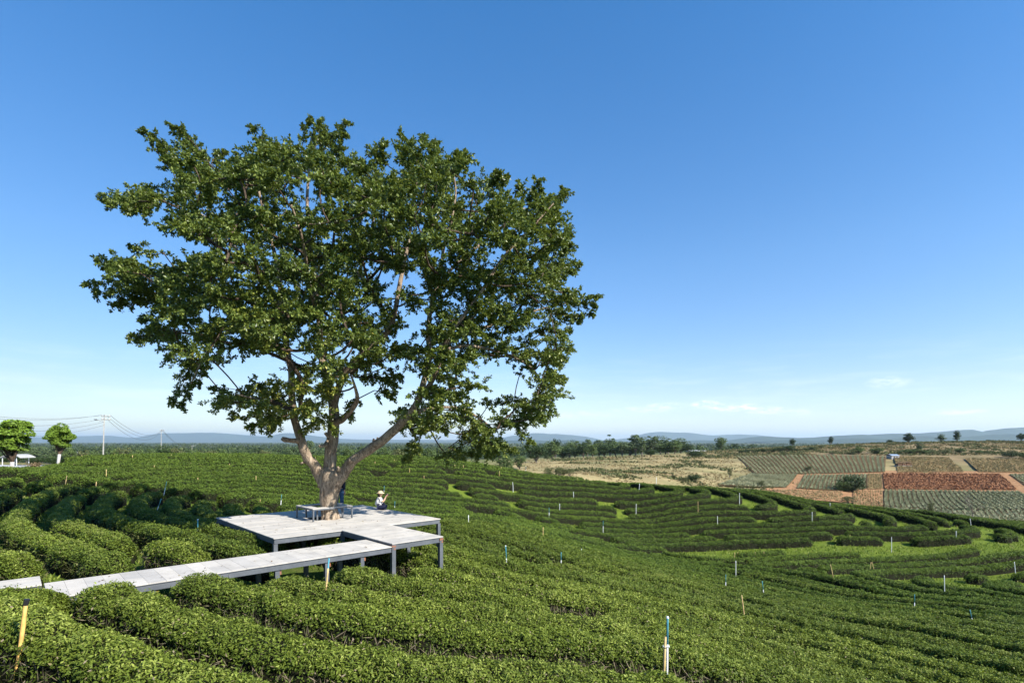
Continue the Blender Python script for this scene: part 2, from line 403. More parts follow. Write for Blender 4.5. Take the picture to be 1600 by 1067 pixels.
#ENDROWS
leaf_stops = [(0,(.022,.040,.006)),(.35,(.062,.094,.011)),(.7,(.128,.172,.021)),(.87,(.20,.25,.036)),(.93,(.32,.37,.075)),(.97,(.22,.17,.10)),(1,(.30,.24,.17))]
M_tealeaf = leafmat('tea_leaf', leaf_stops, (.20,.25,.015), .6, .18, .25, big=(.22,(.055,.080,.020),.45))
M_teafar = leafmat('tea_leaf_dark', [(0,(.018,.034,.006)),(.4,(.058,.100,.013)),(.75,(.115,.172,.022)),(.95,(.17,.23,.034)),(1,(.14,.13,.06))], (.12,.17,.015), .65, .15, .2, big=(.12,(.045,.065,.022),.4))
M_teamid = leafmat('tea_leaf_mid', [(0,(.020,.037,.006)),(.35,(.056,.088,.011)),(.7,(.115,.162,.020)),(.9,(.185,.235,.034)),(1,(.20,.18,.08))], (.17,.22,.016), .6, .18, .22, big=(.15,(.050,.074,.020),.45))
def _body():
    m = Mt('tea_twigs'); n1 = m.noise(9, 6, .7, vec=m.pos()); n2 = m.noise(38, 3, .7, vec=m.pos())
    c = m.ramp(n1, [(.35,(.006,.010,.003)),(.55,(.012,.014,.006)),(.72,(.030,.023,.015))])
    c2 = m.mix(m.math('MULTIPLY_ADD', n2, 3.5, -1.7, clamp=True), c, (.042,.034,.022))
    return m.bsdf(c2, .9, .1, bump=n2, bstr=.9, bdist=.06)
M_body = _body()
cut = []
for (px_, py_, r_) in CUTPX:
    h_ = hit(px_, py_, 5 if py_ > 950 else 12, 110); cut.append((h_[0], h_[1], r_*1.15))
cut += [(-12.7,13.1,.8),(-9.9,15.2,.7)]
rawrows = []
lv = [(k, (k+.5)*w_row) for k in range(-14, 24)]
rawrows += [('N', k, p) for k, p in contours(fieldN, maskN, lv, -46, 62, 1.5, 60, .5)]
lv = [(k, (k+.5)*w_far) for k in range(-11, 30)]
rawrows += [('F', k, p) for k, p in contours(fieldF, maskF, lv, -58, 93, 30, 96, .5)]
hedges = []
for fam, k, p in rawrows:
    seg = np.linalg.norm(np.diff(p, axis=0), axis=1); s = np.concatenate([[0], np.cumsum(seg)])
    if s[-1] < 1.2: continue
    n = int(s[-1]/.25)+2; si = np.linspace(0, s[-1], n)
    q = np.stack([np.interp(si, s, p[:, 0]), np.interp(si, s, p[:, 1])], 1)
    for _ in range(3): q[1:-1] = (q[:-2]+2*q[1:-1]+q[2:])/4
    X, Y = q[:, 0], q[:, 1]
    keep = (np.abs(X) < 1.02*Y+5.5)
    a_, b_ = clear_walk(X, Y)
    keep &= ~((a_ > -5.2) & (a_ < 2.3) & (b_ > -3.12) & (b_ < -1.1))      # walkway
    keep &= ~((a_ > -6.6) & (a_ < -4.6) & (b_ > -1.75) & (b_ < -.4))       # landing
    keep &= ~((a_ > 1.4) & (a_ < 4.3) & (b_ > 1.2) & (b_ < 4.5))         # trunk
    for cx, cy, r in cut: keep &= np.hypot(X-cx, Y-cy) > r
    keep &= visible(X, Y, Tz(X, Y)+.7)
    # missing plants
    L = 0
    i = int(rng.uniform(10, 60))
    while i < n:
        g_ = int(rng.uniform(2, 5)) if Y[i] > 24 else int(rng.uniform(2, 4))
        if rng.random() < (.3 if Y[i] > 24 else .22): keep[i:i+g_] = False
        i += int(rng.uniform(28, 110))
    idx = np.where(keep)[0]
    if len(idx) == 0: continue
    for run in np.split(idx, np.where(np.diff(idx) > 1)[0]+1):
        if len(run) < 5: continue
        hedges.append((fam, k, q[run]))
_p = smooth_poly([dk(-7.7,-1.95), dk(-6.9,-2.35), dk(-6.1,-2.85), dk(-5.4,-3.35), dk(-4.9,-3.8)], 10)
hedges.append(('N', 15, _p))
def sect(q, sj, th, hw, hh, grow=0.0, wf=None):
    """point and outward normal on a hedge at arc index sj (float), angle th"""
    i = np.clip(sj.astype(int), 0, len(q)-2); f = sj-i
    c = q[i]*(1-f)[:, None]+q[i+1]*f[:, None]
    t = q[np.minimum(i+2, len(q)-1)]-q[np.maximum(i-1, 0)]; t /= np.linalg.norm(t, axis=1)[:, None]+1e-9
    nrm = np.stack([t[:, 1], -t[:, 0]], 1)
    hw = hw*(wf[i]*(1-f)+wf[i+1]*f) if wf is not None else hw
    w_ = hw*(1+.18*(vn(c[:, 0]*.9, c[:, 1]*.9, 21)-.5)+.16*(vn(c[:, 0]*2.6, c[:, 1]*2.6, 22)-.5))
    h_ = hh*(1+.12*(vn(c[:, 0]*.5, c[:, 1]*.5, 23)-.5)+.09*(vn(c[:, 0]*2.3, c[:, 1]*2.3, 24)-.5))
    e0 = np.clip(sj*.25/.75, 0, 1); e1 = np.clip((len(q)-1-sj)*.25/.75, 0, 1); e = np.minimum(e0, e1)
    e = np.sqrt(np.maximum(1-(1-e)**2, 0.0))
    w_ = w_*(.25+.75*e); h_ = h_*(.30+.70*e)
    cs, sn = np.cos(th), np.sin(th)
    ox = np.sign(cs)*np.abs(cs)**.72*w_; oz = np.abs(sn)**.64*h_
    lump = .10*(vn(c[:, 0]*2.2+cs*1.4, c[:, 1]*2.2+sn*1.4, 25)-.5)+.08*(vn(c[:, 0]*5+cs*3, c[:, 1]*5+sn*3, 26)-.5)
    ox = ox+cs*(lump+grow); oz = oz+np.abs(sn)*(lump*.8+grow)
    X = c[:, 0]+nrm[:, 0]*ox; Y = c[:, 1]+nrm[:, 1]*ox
    z = Tz(X, Y)*.5+Tz(c[:, 0], c[:, 1])*.5+oz
    N = np.stack([nrm[:, 0]*cs*1.0, nrm[:, 1]*cs*1.0, np.abs(sn)+.08], 1); N /= np.linalg.norm(N, axis=1)[:, None]
    return np.stack([X, Y, z], 1), N
def quads(p, a, b, L, W, fold=0.0):
    """leaf kites: p centre, a long axis, b side axis"""
    V = np.stack([p-a*L[:, None]/2, p+b*W[:, None]/2, p+a*L[:, None]/2, p-b*W[:, None]/2], 1).reshape(-1, 3)
    return V, np.arange(len(V)).reshape(-1, 4)
def rand_axes(N, tilt, r):
    n = len(N)
    m = N+tilt*r.normal(size=(n, 3)); m /= np.linalg.norm(m, axis=1)[:, None]
    a = r.normal(size=(n, 3)); a -= m*np.sum(a*m, 1)[:, None]; a /= np.linalg.norm(a, axis=1)[:, None]
    return a, np.cross(m, a)
nleaf = 0
info = []
for hi, (fam, k, q) in enumerate(hedges):
    d = float(np.min(q[:, 1])); dm = float(np.mean(q[:, 1])); r = np.random.default_rng(1000+hi)
    hw, hh = (.455, .82) if fam == 'N' else (.56, .84)
    if fam == 'N' and q[len(q)//2, 0] < -9: hw, hh = .43, .74
    if fam == 'N' and dm > 30: hw, hh = .42, .74
    if fam == 'N': hh *= r.uniform(.88, 1.08)
    vo = r.uniform(-.08, .08)
    ff = fieldN if fam == 'N' else fieldF; e_ = .3
    gr = np.hypot(ff(q[:,0]+e_, q[:,1])-ff(q[:,0]-e_, q[:,1]), ff(q[:,0], q[:,1]+e_)-ff(q[:,0], q[:,1]-e_))/(2*e_)
    wf = np.clip(1/np.maximum(gr, .3), .6, 1.28)
    for _ in range(8): wf[1:-1] = (wf[:-2]+wf[1:-1]*2+wf[2:])/4
    ns = len(q); nt = 11 if dm < 25 else 7
    step = 1 if dm < 30 else 2
    sj = np.unique(np.append(np.arange(0, ns-1, step), ns-1)).astype(float); th = np.linspace(0, np.pi, nt)
    S, TH = np.meshgrid(sj, th, indexing='ij')
    Pv, _ = sect(q, S.ravel(), TH.ravel(), hw-.05, hh-.05, wf=wf)
    m_ = len(sj); Pv = Pv.copy(); g0 = Pv.reshape(m_, nt, 3)
    g0[:, 0, 2] -= .35; g0[:, -1, 2] -= .35
    ii = np.arange((m_-1)*nt).reshape(m_-1, nt)[:, :-1]
    Fb = np.stack([ii, ii+1, ii+nt+1, ii+nt], -1).reshape(-1, 4)
    caps = []
    for e in (0, m_-1):
        b0 = e*nt
        for j in range(nt//2): caps.append((b0+j, b0+j+1, b0+nt-2-j, b0+nt-1-j))
    Fb = np.concatenate([Fb, np.array(caps)])
    # leaves, sized by the distance band the hedge stands in
    seg_y = q[:, 1]
    allV = [Pv.reshape(-1, 3)]; allF = [Fb]; off = len(allV[0]); varr = [np.zeros(len(Fb))]; mid = [np.zeros(len(Fb), int)]
    for (y0, y1, L, den) in ((0, 9.5, .052, 2700), (9.5, 14, .056, 2200), (14, 20, .070, 1300), (20, 30, .085, 750), (30, 44, .105, 430), (44, 62, .13, 260), (62, 120, .16, 150)):
        cell = np.where((seg_y[:-1] >= y0) & (seg_y[:-1] < y1))[0]
        if len(cell) == 0: continue
        cnt = int(len(cell)*.25*2.3*den)
        sj = r.choice(cell, cnt)+r.random(cnt)
        th = np.where(r.random(cnt) < .62, np.pi/2+(r.random(cnt)-.5)*1.9, r.random(cnt)*np.pi)
        p, N = sect(q, np.minimum(sj, ns-1.001), th, hw, hh, wf=wf)
        hf = np.sin(th)**.64; keepm = r.random(cnt) < np.clip((hf-(.18 if fam == 'N' else -.12))/.40, .05, 1)
        fq = 7 if L < .08 else (4.5 if L < .11 else 3.0); clump = vn(p[:, 0]*fq, p[:, 1]*fq+p[:, 2]*fq*.7, 31)
        keepm &= r.random(cnt) < .55+.6*clump
        p, N, th, clump = p[keepm], N[keepm], th[keepm], clump[keepm]; n_ = len(p)
        p = p+N*(r.uniform(-.09, .07, n_)+(clump-.5)*.06+(r.random(n_) < .04)*r.uniform(0, .10, n_))[:, None]
        a, b = rand_axes(N*.8+np.array([0, 0, .35]), .62, r)
        a = a+np.array([0, 0, .35])*r.random(n_)[:, None]; a /= np.linalg.norm(a, axis=1)[:, None]
        Ls = L*r.uniform(.7, 1.35, n_); V, Fq = quads(p, a, b, Ls, Ls*r.uniform(.34, .50, n_))
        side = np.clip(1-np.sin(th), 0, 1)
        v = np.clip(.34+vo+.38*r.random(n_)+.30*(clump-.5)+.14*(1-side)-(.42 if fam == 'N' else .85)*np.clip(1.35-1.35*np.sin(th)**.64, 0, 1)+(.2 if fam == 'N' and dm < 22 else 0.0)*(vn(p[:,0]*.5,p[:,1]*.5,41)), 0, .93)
        v = np.where((r.random(n_) < .07) & (th > .7) & (th < 2.45), r.uniform(.86, .93, n_), v)
        v = np.where((r.random(n_) < .012+(.10 if fam == 'N' else .02)*side), r.uniform(.94, 1, n_), v)
        if fam == 'N' and y1 <= 20:      # bare woody stems on the flanks
            m2 = int(len(cell)*.25*90); s2 = r.choice(cell, m2)+r.random(m2); t2 = np.where(r.random(m2) < .5, r.uniform(.02, .55, m2), np.pi-r.uniform(.02, .55, m2))
            p2, N2 = sect(q, np.minimum(s2, ns-1.001), t2, hw, hh, wf=wf); a2 = np.array([0, 0, .8])+r.normal(0, .5, (m2, 3)); a2 /= np.linalg.norm(a2, axis=1)[:, None]
            b2 = np.cross(a2, N2); b2 /= np.linalg.norm(b2, axis=1)[:, None]+1e-9; L2 = r.uniform(.14, .34, m2); V2, F2 = quads(p2+N2*.03, a2, b2, L2, np.full(m2, .012))
            allV.append(V2); allF.append(F2+off); off += len(V2); varr.append(r.uniform(.975, 1, m2)); mid.append(np.ones(m2, int))
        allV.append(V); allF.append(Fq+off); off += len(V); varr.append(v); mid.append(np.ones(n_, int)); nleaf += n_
    V = np.concatenate(allV); Fq = np.concatenate(allF)
    # origin at the hedge's middle, on the ground
    c0 = q[len(q)//2]; org = np.array([c0[0], c0[1], float(Tz(c0[0:1], c0[1:2])[0])])
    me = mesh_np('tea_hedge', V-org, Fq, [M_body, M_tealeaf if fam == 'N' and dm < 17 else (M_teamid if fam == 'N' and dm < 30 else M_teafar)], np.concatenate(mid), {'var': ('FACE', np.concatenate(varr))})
    o = link('tea_hedge', me); o.location = org
    px_ = 800+c0[0]/c0[1]*F; py_ = HY+F*(E-org[2]-.5)/c0[1]
    info.append((o, fam, k, c0, px_, py_, len(q)*.25))
print('hedges', len(hedges), 'leaves', nleaf)
ORD = ['first','second','third','fourth','fifth','sixth','seventh','eighth','ninth','tenth','eleventh','twelfth','thirteenth','fourteenth','fifteenth','sixteenth','seventeenth','eighteenth','nineteenth','twentieth']
def orn(i): return ORD[i] if i < 20 else ('twenty-'+ORD[i-20] if i < 29 else 'thirtieth' if i == 29 else 'thirty-'+ORD[min(i-30, 8)])
def zone(fam, c0):
    X, Y = c0
    if fam == 'N':
        if Y < 14 and X < 6: return ('leafy foreground tea hedge', 'below the walkway', 'tea hedges in the foreground')
        if X < -9: return ('clipped tea hedge', 'on the left slope behind the walkway', 'tea hedges on the left slope')
        if Y < 24 and X < 0: return ('tea hedge', 'beside and under the raised deck', 'tea hedges by the deck')
        if Y > 30: return ('dark tea hedge', 'on the valley floor', 'tea hedges on the valley floor')
        return ('tea hedge', 'on the near slope', 'tea hedges on the near slope')
    if X < -12: return ('tea hedge', 'on the left rise', 'tea hedges on the left rise')
    if X < 14: return ('dark tea hedge', 'on the slope behind the tree', 'tea hedges on the far slope behind the deck')
    return ('dark tea hedge', 'above the bright grass strip', 'tea hedges on the curved far slope')
byz = {}
for it in info: byz.setdefault(zone(it[1], it[3]), []).append(it)
for z, its in byz.items():
    ks = sorted({i[2] for i in its}); rx = {}
    for i in its: rx.setdefault(i[2], []).append(i)
    for k, row in rx.items():
        row.sort(key=lambda i: i[4])
        for j, it in enumerate(row):
            part = '' if len(row) == 1 else (', left piece' if j == 0 else ', right piece' if j == len(row)-1 else ', middle piece')
            ap(it[0], f'{z[0]} in the {orn(ks.index(k))} row {z[1]}{part}', 'tea hedge', z[2])
# ------------------------------------------------------------------ ground
def ground_zone(X, Y):
    """0 tea estate grass, 1 fallow tan, 2 olive scrub, 3 far plain; returned as colours of the soil and grass itself"""
    r = np.hypot(X, Y); n = len(X)
    tea = inside(X, Y, TEAB) | ((np.abs(X) < 70) & (Y < 45) & (X > -34)) | (Y < 5)
    col = np.zeros((n, 4)); col[:, 3] = 1
    n1 = vn(X/14, Y/14, 51); n2 = vn(X/45, Y/60, 52); n3 = vn(X/5, Y/9, 53)
    tan = np.array([.31, .245, .125]); oli = np.array([.135, .150, .055]); red = np.array([.34, .17, .085]); far = np.array([.050, .075, .030])
    base = tan[None]*(.75+.5*n3[:, None]); k = np.clip(n2*2.2-.6+.5*(n1-.5), 0, 1)[:, None]*.75
    base = base*(1-k)+oli[None]*(.7+.6*n3[:, None])*k
    right = np.clip((X/np.maximum(Y, 1)-.45)/.15, 0, 1)*np.clip((r-270)/60, 0, 1)
    brown = np.array([.225, .165, .090])[None]*(.8+.4*n1[:, None]); base = base*(1-right[:, None])+brown*right[:, None]
    kf = np.clip((r-430)/160, 0, 1)[:, None]
    base = base*(1-kf)+(far[None]*(.6+.8*vn(X/90, Y/160, 54)[:, None])*(1-.3*kf)+tan[None]*.45*np.clip(vn(X/130, Y/420, 55)*4-2.6, 0, 1)[:, None])*kf
    left = ((X < 0) & (r > 58) & (r < 500))[:, None]
    base = np.where(left, base*.45+oli[None]*.55, base)
    g = np.array([.140, .192, .026]); gd = np.array([.085, .125, .022])
    kk = np.clip((Y-15)/22+.25*(n3-.5), 0, 1)[:, None]
    tg = gd[None]*(1-kk)+g[None]*kk
    patch = np.clip(1-np.hypot(X+12.5, (Y-13.6))/3.5, 0, 1)[:, None]; tg = tg*(1-patch)+np.array([.17,.235,.035])[None]*patch
    col[:, :3] = np.where(tea[:, None], tg, base); col[:, 3] = tea
    return col
ang = np.radians(np.concatenate([np.linspace(-170, -60, 24)[:-1], np.linspace(-60, 60, 420), np.linspace(60, 170, 24)[1:]]))
rad = np.concatenate([np.array([0.6, 1.5]), np.exp(np.linspace(math.log(2.5), math.log(700), 430)), np.exp(np.linspace(math.log(740), math.log(60000), 60))])
AA, RR = np.meshgrid(ang, rad)
gx = (RR*np.sin(AA)).ravel(); gy = (RR*np.cos(AA)).ravel()-0.0
gz = Tz_exact(gx, gy)+.05*(vn(gx*1.3, gy*1.3, 61)-.5)
tm = np.hypot(gx, gy)
gz += np.where(tm > 85, .5*(vn(gx/12, gy/12, 62)-.5), 0)
na, nr = len(ang), len(rad)
ii = np.arange((nr-1)*na).reshape(nr-1, na)[:, :-1]
gf = np.stack([ii, ii+1, ii+na+1, ii+na], -1).reshape(-1, 4)
def m_ground():
    m = Mt('earth_and_grass'); c = m.attr('zone', 'Color'); a = m.attr('zone', 'Alpha')
    p = m.pos()
    n1 = m.noise(1.1, 6, .65, vec=p); n2 = m.noise(14, 4, .7, vec=p); n0 = m.noise(.09, 5, .6, vec=p)
    lit = m.mix(m.math('MULTIPLY_ADD', n2, 1.8, -.55, clamp=True), m.mix(1.0, c, (.55,.60,.50), 'MULTIPLY'), m.mix(1.0, c, (1.3,1.25,1.2), 'MULTIPLY'))
    dry = m.math('MULTIPLY', m.math('MULTIPLY_ADD', n1, 3.2, -1.75, clamp=True), .6)
    lit = m.mix(dry, lit, (.20,.165,.075))
    f = m.mix(m.math('MULTIPLY_ADD', n0, 2.6, -.9, clamp=True), m.mix(1.0, c, (.72,.78,.70), 'MULTIPLY'), m.mix(1.0, c, (1.18,1.13,1.1), 'MULTIPLY'))
    f = m.mix(m.math('MULTIPLY', m.math('MULTIPLY_ADD', n1, 3.2, -1.6, clamp=True), .5), f, m.mix(1.0, c, (.58,.70,.52), 'MULTIPLY'))
    col = m.mix(a, f, lit)
    return m.bsdf(col, .95, .1, bump=m.math('ADD', n2, n1), bstr=.7, bdist=.12)
M_ground = m_ground()
me = mesh_np('ground', np.stack([gx, gy, gz], 1), gf, M_ground, None, {'zone': ('POINT', ground_zone(gx, gy))}, smooth=True)
link('ground', me, kind='structure')
# flat sheets lying on the ground ----------------------------------
def sheet(name, pts, mat, lift=.03, nu=30, nv=16, dmin=70, pixel=True, prop=None):
    """four-cornered sheet; pts in photo pixels (dropped on the terrain) or ground metres"""
    G = [hit(p[0], p[1], dmin) [:2] if pixel else np.array(p, float) for p in pts]
    u = np.linspace(0, 1, nu)[None, :, None]; v = np.linspace(0, 1, nv)[:, None, None]
    Q = (G[0]*(1-u)+G[1]*u)*(1-v)+(G[3]*(1-u)+G[2]*u)*v
    Q = Q.reshape(-1, 2); z = Tz_exact(Q[:, 0], Q[:, 1])
    # stay above the coarse ground mesh
    V = np.stack([Q[:, 0], Q[:, 1], z+lift], 1)
    ii = np.arange((nv-1)*nu).reshape(nv-1, nu)[:, :-1]
    Fq = np.stack([ii, ii+nu, ii+nu+1, ii+1], -1).reshape(-1, 4)
    n = np.cross(V[Fq[0, 1]]-V[Fq[0, 0]], V[Fq[0, 3]]-V[Fq[0, 0]])
    if n[2] < 0: Fq = Fq[:, ::-1]
    o = link(name, mesh_np(name, V, Fq, mat, smooth=True), **(prop or {})); return o, G
# grass blades in the near clearings and in the bright strip
def grass():
    r = np.random.default_rng(5); P_ = []; L_ = []
    zones = [(r.uniform(-20, -3, 16000), r.uniform(6, 20, 16000), .13), (r.uniform(-34, 6, 15000), r.uniform(20, 42, 15000), .20), (r.uniform(-2, 62, 90000), r.uniform(34, 78, 90000), .22)]
    for X, Y, L in zones:
        ok = (np.abs(X) < 1.0*Y+3) & inside(X, Y, TEAB)
        X, Y = X[ok], Y[ok]
        fN = fieldN(X, Y)/w_row; fF = fieldF(X, Y)/w_far; mn = maskN(X, Y); mf = maskF(X, Y)
        f = np.where(mn, fN, fF); q = np.abs(f-np.floor(f)-.5)
        free = (q > .33) | (~mn & ~mf)
        for cx, cy, rr in cut: free |= np.hypot(X-cx, Y-cy) < rr
        free &= r.random(len(X)) < .85
        P_.append(np.stack([X[free], Y[free], Tz(X[free], Y[free])], 1)); L_.append(np.full(free.sum(), L))
    p = np.concatenate(P_); L = np.concatenate(L_)*r.uniform(.6, 1.3, len(p)); n = len(p)
    a = np.stack([r.normal(0, .5, n), r.normal(0, .5, n), np.ones(n)], 1); a /= np.linalg.norm(a, axis=1)[:, None]
    b = np.stack([r.normal(size=n), r.normal(size=n), np.zeros(n)], 1); b /= np.linalg.norm(b, axis=1)[:, None]
    V, Fq = quads(p+a*L[:, None]*.45, a, b, L, L*.34)
    mg = leafmat('grass_blades', [(0,(.070,.112,.015)),(.5,(.130,.185,.024)),(.85,(.21,.26,.036)),(1,(.30,.27,.11))], (.20,.28,.03), .6, .2, .25)
    me = mesh_np('grass', V, Fq, mg, None, {'var': ('FACE', r.random(n)**1.1)})
    link('grass', me, label='bright green grass between and beyond the tea hedges', cat='grass', kind='stuff')
grass()
# ------------------------------------------------------------------ deck, walkway, bench
DZ = E-2.75
def m_board():
    m = Mt('weathered_boards'); p = m.pos(); v = m.attr('var')
    n1 = m.noise(2.2, 6, .65, vec=p); n2 = m.noise(30, 4, .6, vec=p); n3 = m.noise(.7, 3, .5, vec=p)
    c = m.ramp(n1, [(.25,(.37,.35,.315)),(.55,(.48,.455,.412)),(.8,(.54,.515,.47))])
    c = m.mix(1.0, c, m.ramp(v, [(0,(.88,.88,.89)),(1,(1.10,1.08,1.05))]), 'MULTIPLY')
    c = m.mix(m.math('MULTIPLY', m.math('MULTIPLY_ADD', n3, 4, -2.3, clamp=True), .45), c, (.27,.26,.25))
    c = m.mix(m.math('MULTIPLY', m.math('MULTIPLY_ADD', n2, 3, -1.7, clamp=True), .4), c, (.30,.28,.25))
    n4 = m.noise(1.0, 8, .75, vec=p, dist=1.5); c = m.mix(m.math('MULTIPLY', m.math('MULTIPLY_ADD', n4, 7, -4.5, clamp=True), .35), c, (.22,.19,.16))
    return m.bsdf(c, .85, .2, bump=n2, bstr=.25, bdist=.006)
def m_steel():
    m = Mt('grey_painted_steel'); p = m.pos(); n1 = m.noise(3.0, 6, .7, vec=p); n2 = m.noise(18, 3, .6, vec=p)
    c = m.ramp(n1, [(.3,(.060,.068,.078)),(.7,(.105,.115,.128))])
    f = m.math('MULTIPLY', m.math('MULTIPLY_ADD', n1, 8, -5.2, clamp=True), m.math('MULTIPLY_ADD', n2, 3, -1, clamp=True))
    c = m.mix(f, c, (.30,.10,.035))
    return m.bsdf(c, .55, .4, bump=n2, bstr=.12, bdist=.004)
def m_rust():
    m = Mt('rusty_steel'); p = m.pos(); n1 = m.noise(14, 5, .7, vec=p)
    return m.bsdf(m.ramp(n1, [(.35,(.13,.13,.14)),(.52,(.22,.09,.045)),(.72,(.36,.14,.05))]), .85, .2, bump=n1, bstr=.3, bdist=.004)
M_board = m_board(); M_steel = m_steel(); M_rust = m_rust()
def sub(m2, name, mat, root, part):
    o = m2.build(name, mat, root); o.parent = part; return o
def v3(a, b, z): q = dk(a, b); return np.array([q[0], q[1], z])
A3 = np.array([DA[0], DA[1], 0]); B3 = np.array([DB[0], DB[1], 0]); Z3 = np.array([0, 0, 1.0])
def boards_a(mb, a0, a1, b0, b1, z, wid, along='A', thick=.022, gap=.004, joints=2.4):
    """boards of width wid running along A (or B) over the rectangle"""
    r = random.Random(int(a0*100+b0*10+z*7))
    lo, hi = (b0, b1) if along == 'A' else (a0, a1); l0, l1 = (a0, a1) if along == 'A' else (b0, b1)
    n = max(1, round((hi-lo)/wid)); wd = (hi-lo)/n
    for i in range(n):
        c = lo+(i+.5)*wd; s = l0; first = r.uniform(.4, 1)*joints
        while s < l1-.01:
            e = min(l1, s+first); first = joints
            if l1-e < .3: e = l1
            mid = (s+e)/2; hl = (e-s)/2-.002; dz = r.uniform(-.0015, .0015)
            if along == 'A': mb.box(v3(mid, c, z-thick/2+dz), A3*hl, B3*(wd/2-gap/2), Z3*thick/2, r.random())
            else: mb.box(v3(c, mid, z-thick/2+dz), A3*(wd/2-gap/2), B3*hl, Z3*thick/2, r.random())
            s = e
def channel(mb, p0, p1, h=.14, t=.05, lip=.012):
    """steel channel beam from p0 to p1, its top at their height: web and two flanges"""
    p0 = np.array(p0); p1 = np.array(p1); d = p1-p0; L = np.linalg.norm(d); d /= L; s = np.cross(d, Z3); c = (p0+p1)/2
    mb.box(c-Z3*h/2, d*L/2, s*.006, Z3*h/2)
    mb.box(c-Z3*(lip/2), d*(L/2-.001), s*t/2, Z3*lip/2*.98)
    mb.box(c-Z3*(h-lip/2), d*(L/2-.001), s*t/2, Z3*lip/2*.98)
def post(parent, a, b, ztop, w=.055, rust=False, base=True):
    q = dk(a, b); zg = float(Tz(np.array([q[0]]), np.array([q[1]]))[0])-.3
    mb = MB(); c = v3(a, b, (ztop+zg)/2); hh = (ztop-zg)/2
    for s in (-1, 1): mb.box(c+A3*s*(w-.004), A3*.005, B3*w, Z3*hh); mb.box(c+B3*s*(w-.005), A3*(w-.009), B3*.005, Z3*(hh-.001))
    o = mb.build('post', M_steel, parent)
    if rust:
        m2 = MB(); m2.box(v3(a, b, ztop-.05), A3*(w+.006), B3*(w+.006), Z3*.030)
        m2.box(v3(a, b, ztop-.13)+A3*.02, A3*.03, B3*(w+.006), Z3*.022)
        sub(m2, 'bracket', M_rust, parent, o)
    return o
SD = 5.8
c0 = dk(SD/2, SD/2)
deck = empty('viewing_deck', (c0[0], c0[1], DZ), 0, label='square raised deck of pale weathered boards on grey steel posts round the big tree', cat='deck')
mb = MB()
hole = (2.35, 3.35, 2.55, 3.55)
for (a0, a1, b0, b1) in ((0, SD, 0, hole[2]), (0, SD, hole[3], SD), (0, hole[0], hole[2], hole[3]), (hole[1], SD, hole[2], hole[3])):
    boards_a(mb, a0, a1, b0, b1, DZ, .21, 'A', joints=2.45)
boards_a(mb, 2.05, 3.74, -3.0, -.006, DZ, .21, 'A', joints=1.69)
mb.build('boards', M_board, deck)
mb = MB(); zt = DZ-.026
e_ = .03
for p, q in (((0+e_,e_),(SD-e_,e_)), ((e_,e_),(e_,SD-e_)), ((SD-e_,e_),(SD-e_,SD-e_)), ((e_,SD-e_),(SD-e_,SD-e_)), ((e_,2.0),(SD-e_,2.0)), ((e_,4.0),(SD-e_,4.0)),
             ((2.08,-2.97),(3.71,-2.97)), ((2.08,-2.97),(2.08,0)), ((3.71,-2.97),(3.71,0))):
    channel(mb, v3(*p, zt), v3(*q, zt))
for k in range(1, 10):
    channel(mb, v3(k*.58, .06, zt-.02), v3(k*.58, SD-.06, zt-.02), h=.08, t=.04)
mb.build('frame', M_steel, deck)
zp = zt-.145
for a, b, ru in ((.06,.06,0),(SD-.06,.06,0),(.06,SD-.06,0),(SD-.06,SD-.06,0),(.06,2.9,0),(2.1,.06,0),(3.7,.06,0),(SD-.06,2.9,0),(2.9,SD-.06,0),(1.9,2.6,0),(3.9,2.6,0),(2.11,-2.94,1),(3.68,-2.94,1),(3.68,-1.2,0)):
    post(deck, a, b, zp if not ru else zt-.002, rust=bool(ru))
# walkway: lower by a small step, boards laid across
WZ = DZ-.075; WA0, WA1, WB0, WB1 = -5.0, 2.04, -3.0, -1.57
cw = dk(-1.0, -2.3)
walk = empty('walkway', (cw[0], cw[1], WZ), 0, label='long narrow raised walkway of pale cross boards leading to the deck', cat='walkway')
mb = MB(); boards_a(mb, WA0, WA1, WB0, WB1, WZ, .30, 'B', joints=1.43); mb.build('boards', M_board, walk)
mb = MB(); zt2 = WZ-.026
for b in (WB0+.03, WB1-.03): channel(mb, v3(WA0, b, zt2), v3(WA1, b, zt2), h=.13)
for a in (WA0+.01, -3.6, -2.4, -.9, .6, WA1-.02): channel(mb, v3(a, WB0+.06, zt2-.02), v3(a, WB1-.06, zt2-.02), h=.08, t=.04)
mb.build('frame', M_steel, walk)
for a in (-5.0, -3.4, -2.1, -.95, .25, 1.2):
    for b in (WB0+.09, WB1-.09):
        po = post(walk, a, b, zt2-.135, w=.05)
        if b < -2.5:
            m2 = MB(); m2.box(v3(a+.075, b+.0, zt2-.20), A3*.022, B3*.03, Z3*.05); sub(m2, 'bracket', M_rust, walk, po)
# landing at the near end
LZ = WZ-.02
cl_ = dk(-5.6, -1.2)
land = empty('landing', (cl_[0], cl_[1], LZ), 0, label='low board landing at the left end of the walkway', cat='landing')
mb = MB(); boards_a(mb, -5.95, WA0-.03, -1.55, -.62, LZ, .25, 'A', joints=1.7); mb.build('boards', M_board, land)
mb = MB(); zt3 = LZ-.026
for p, q in (((-5.95,-1.52),(WA0-.03,-1.52)), ((-5.95,-.65),(WA0-.03,-.65)), ((-5.92,-1.49),(-5.92,-.67)), ((WA0-.06,-1.49),(WA0-.06,-.67))): channel(mb, v3(*p, zt3), v3(*q, zt3))
mb.build('frame', M_steel, land)
for a in (-5.85, -5.15):
    for b in (-1.44, -.72): post(land, a, b, zt3-.145, w=.045)
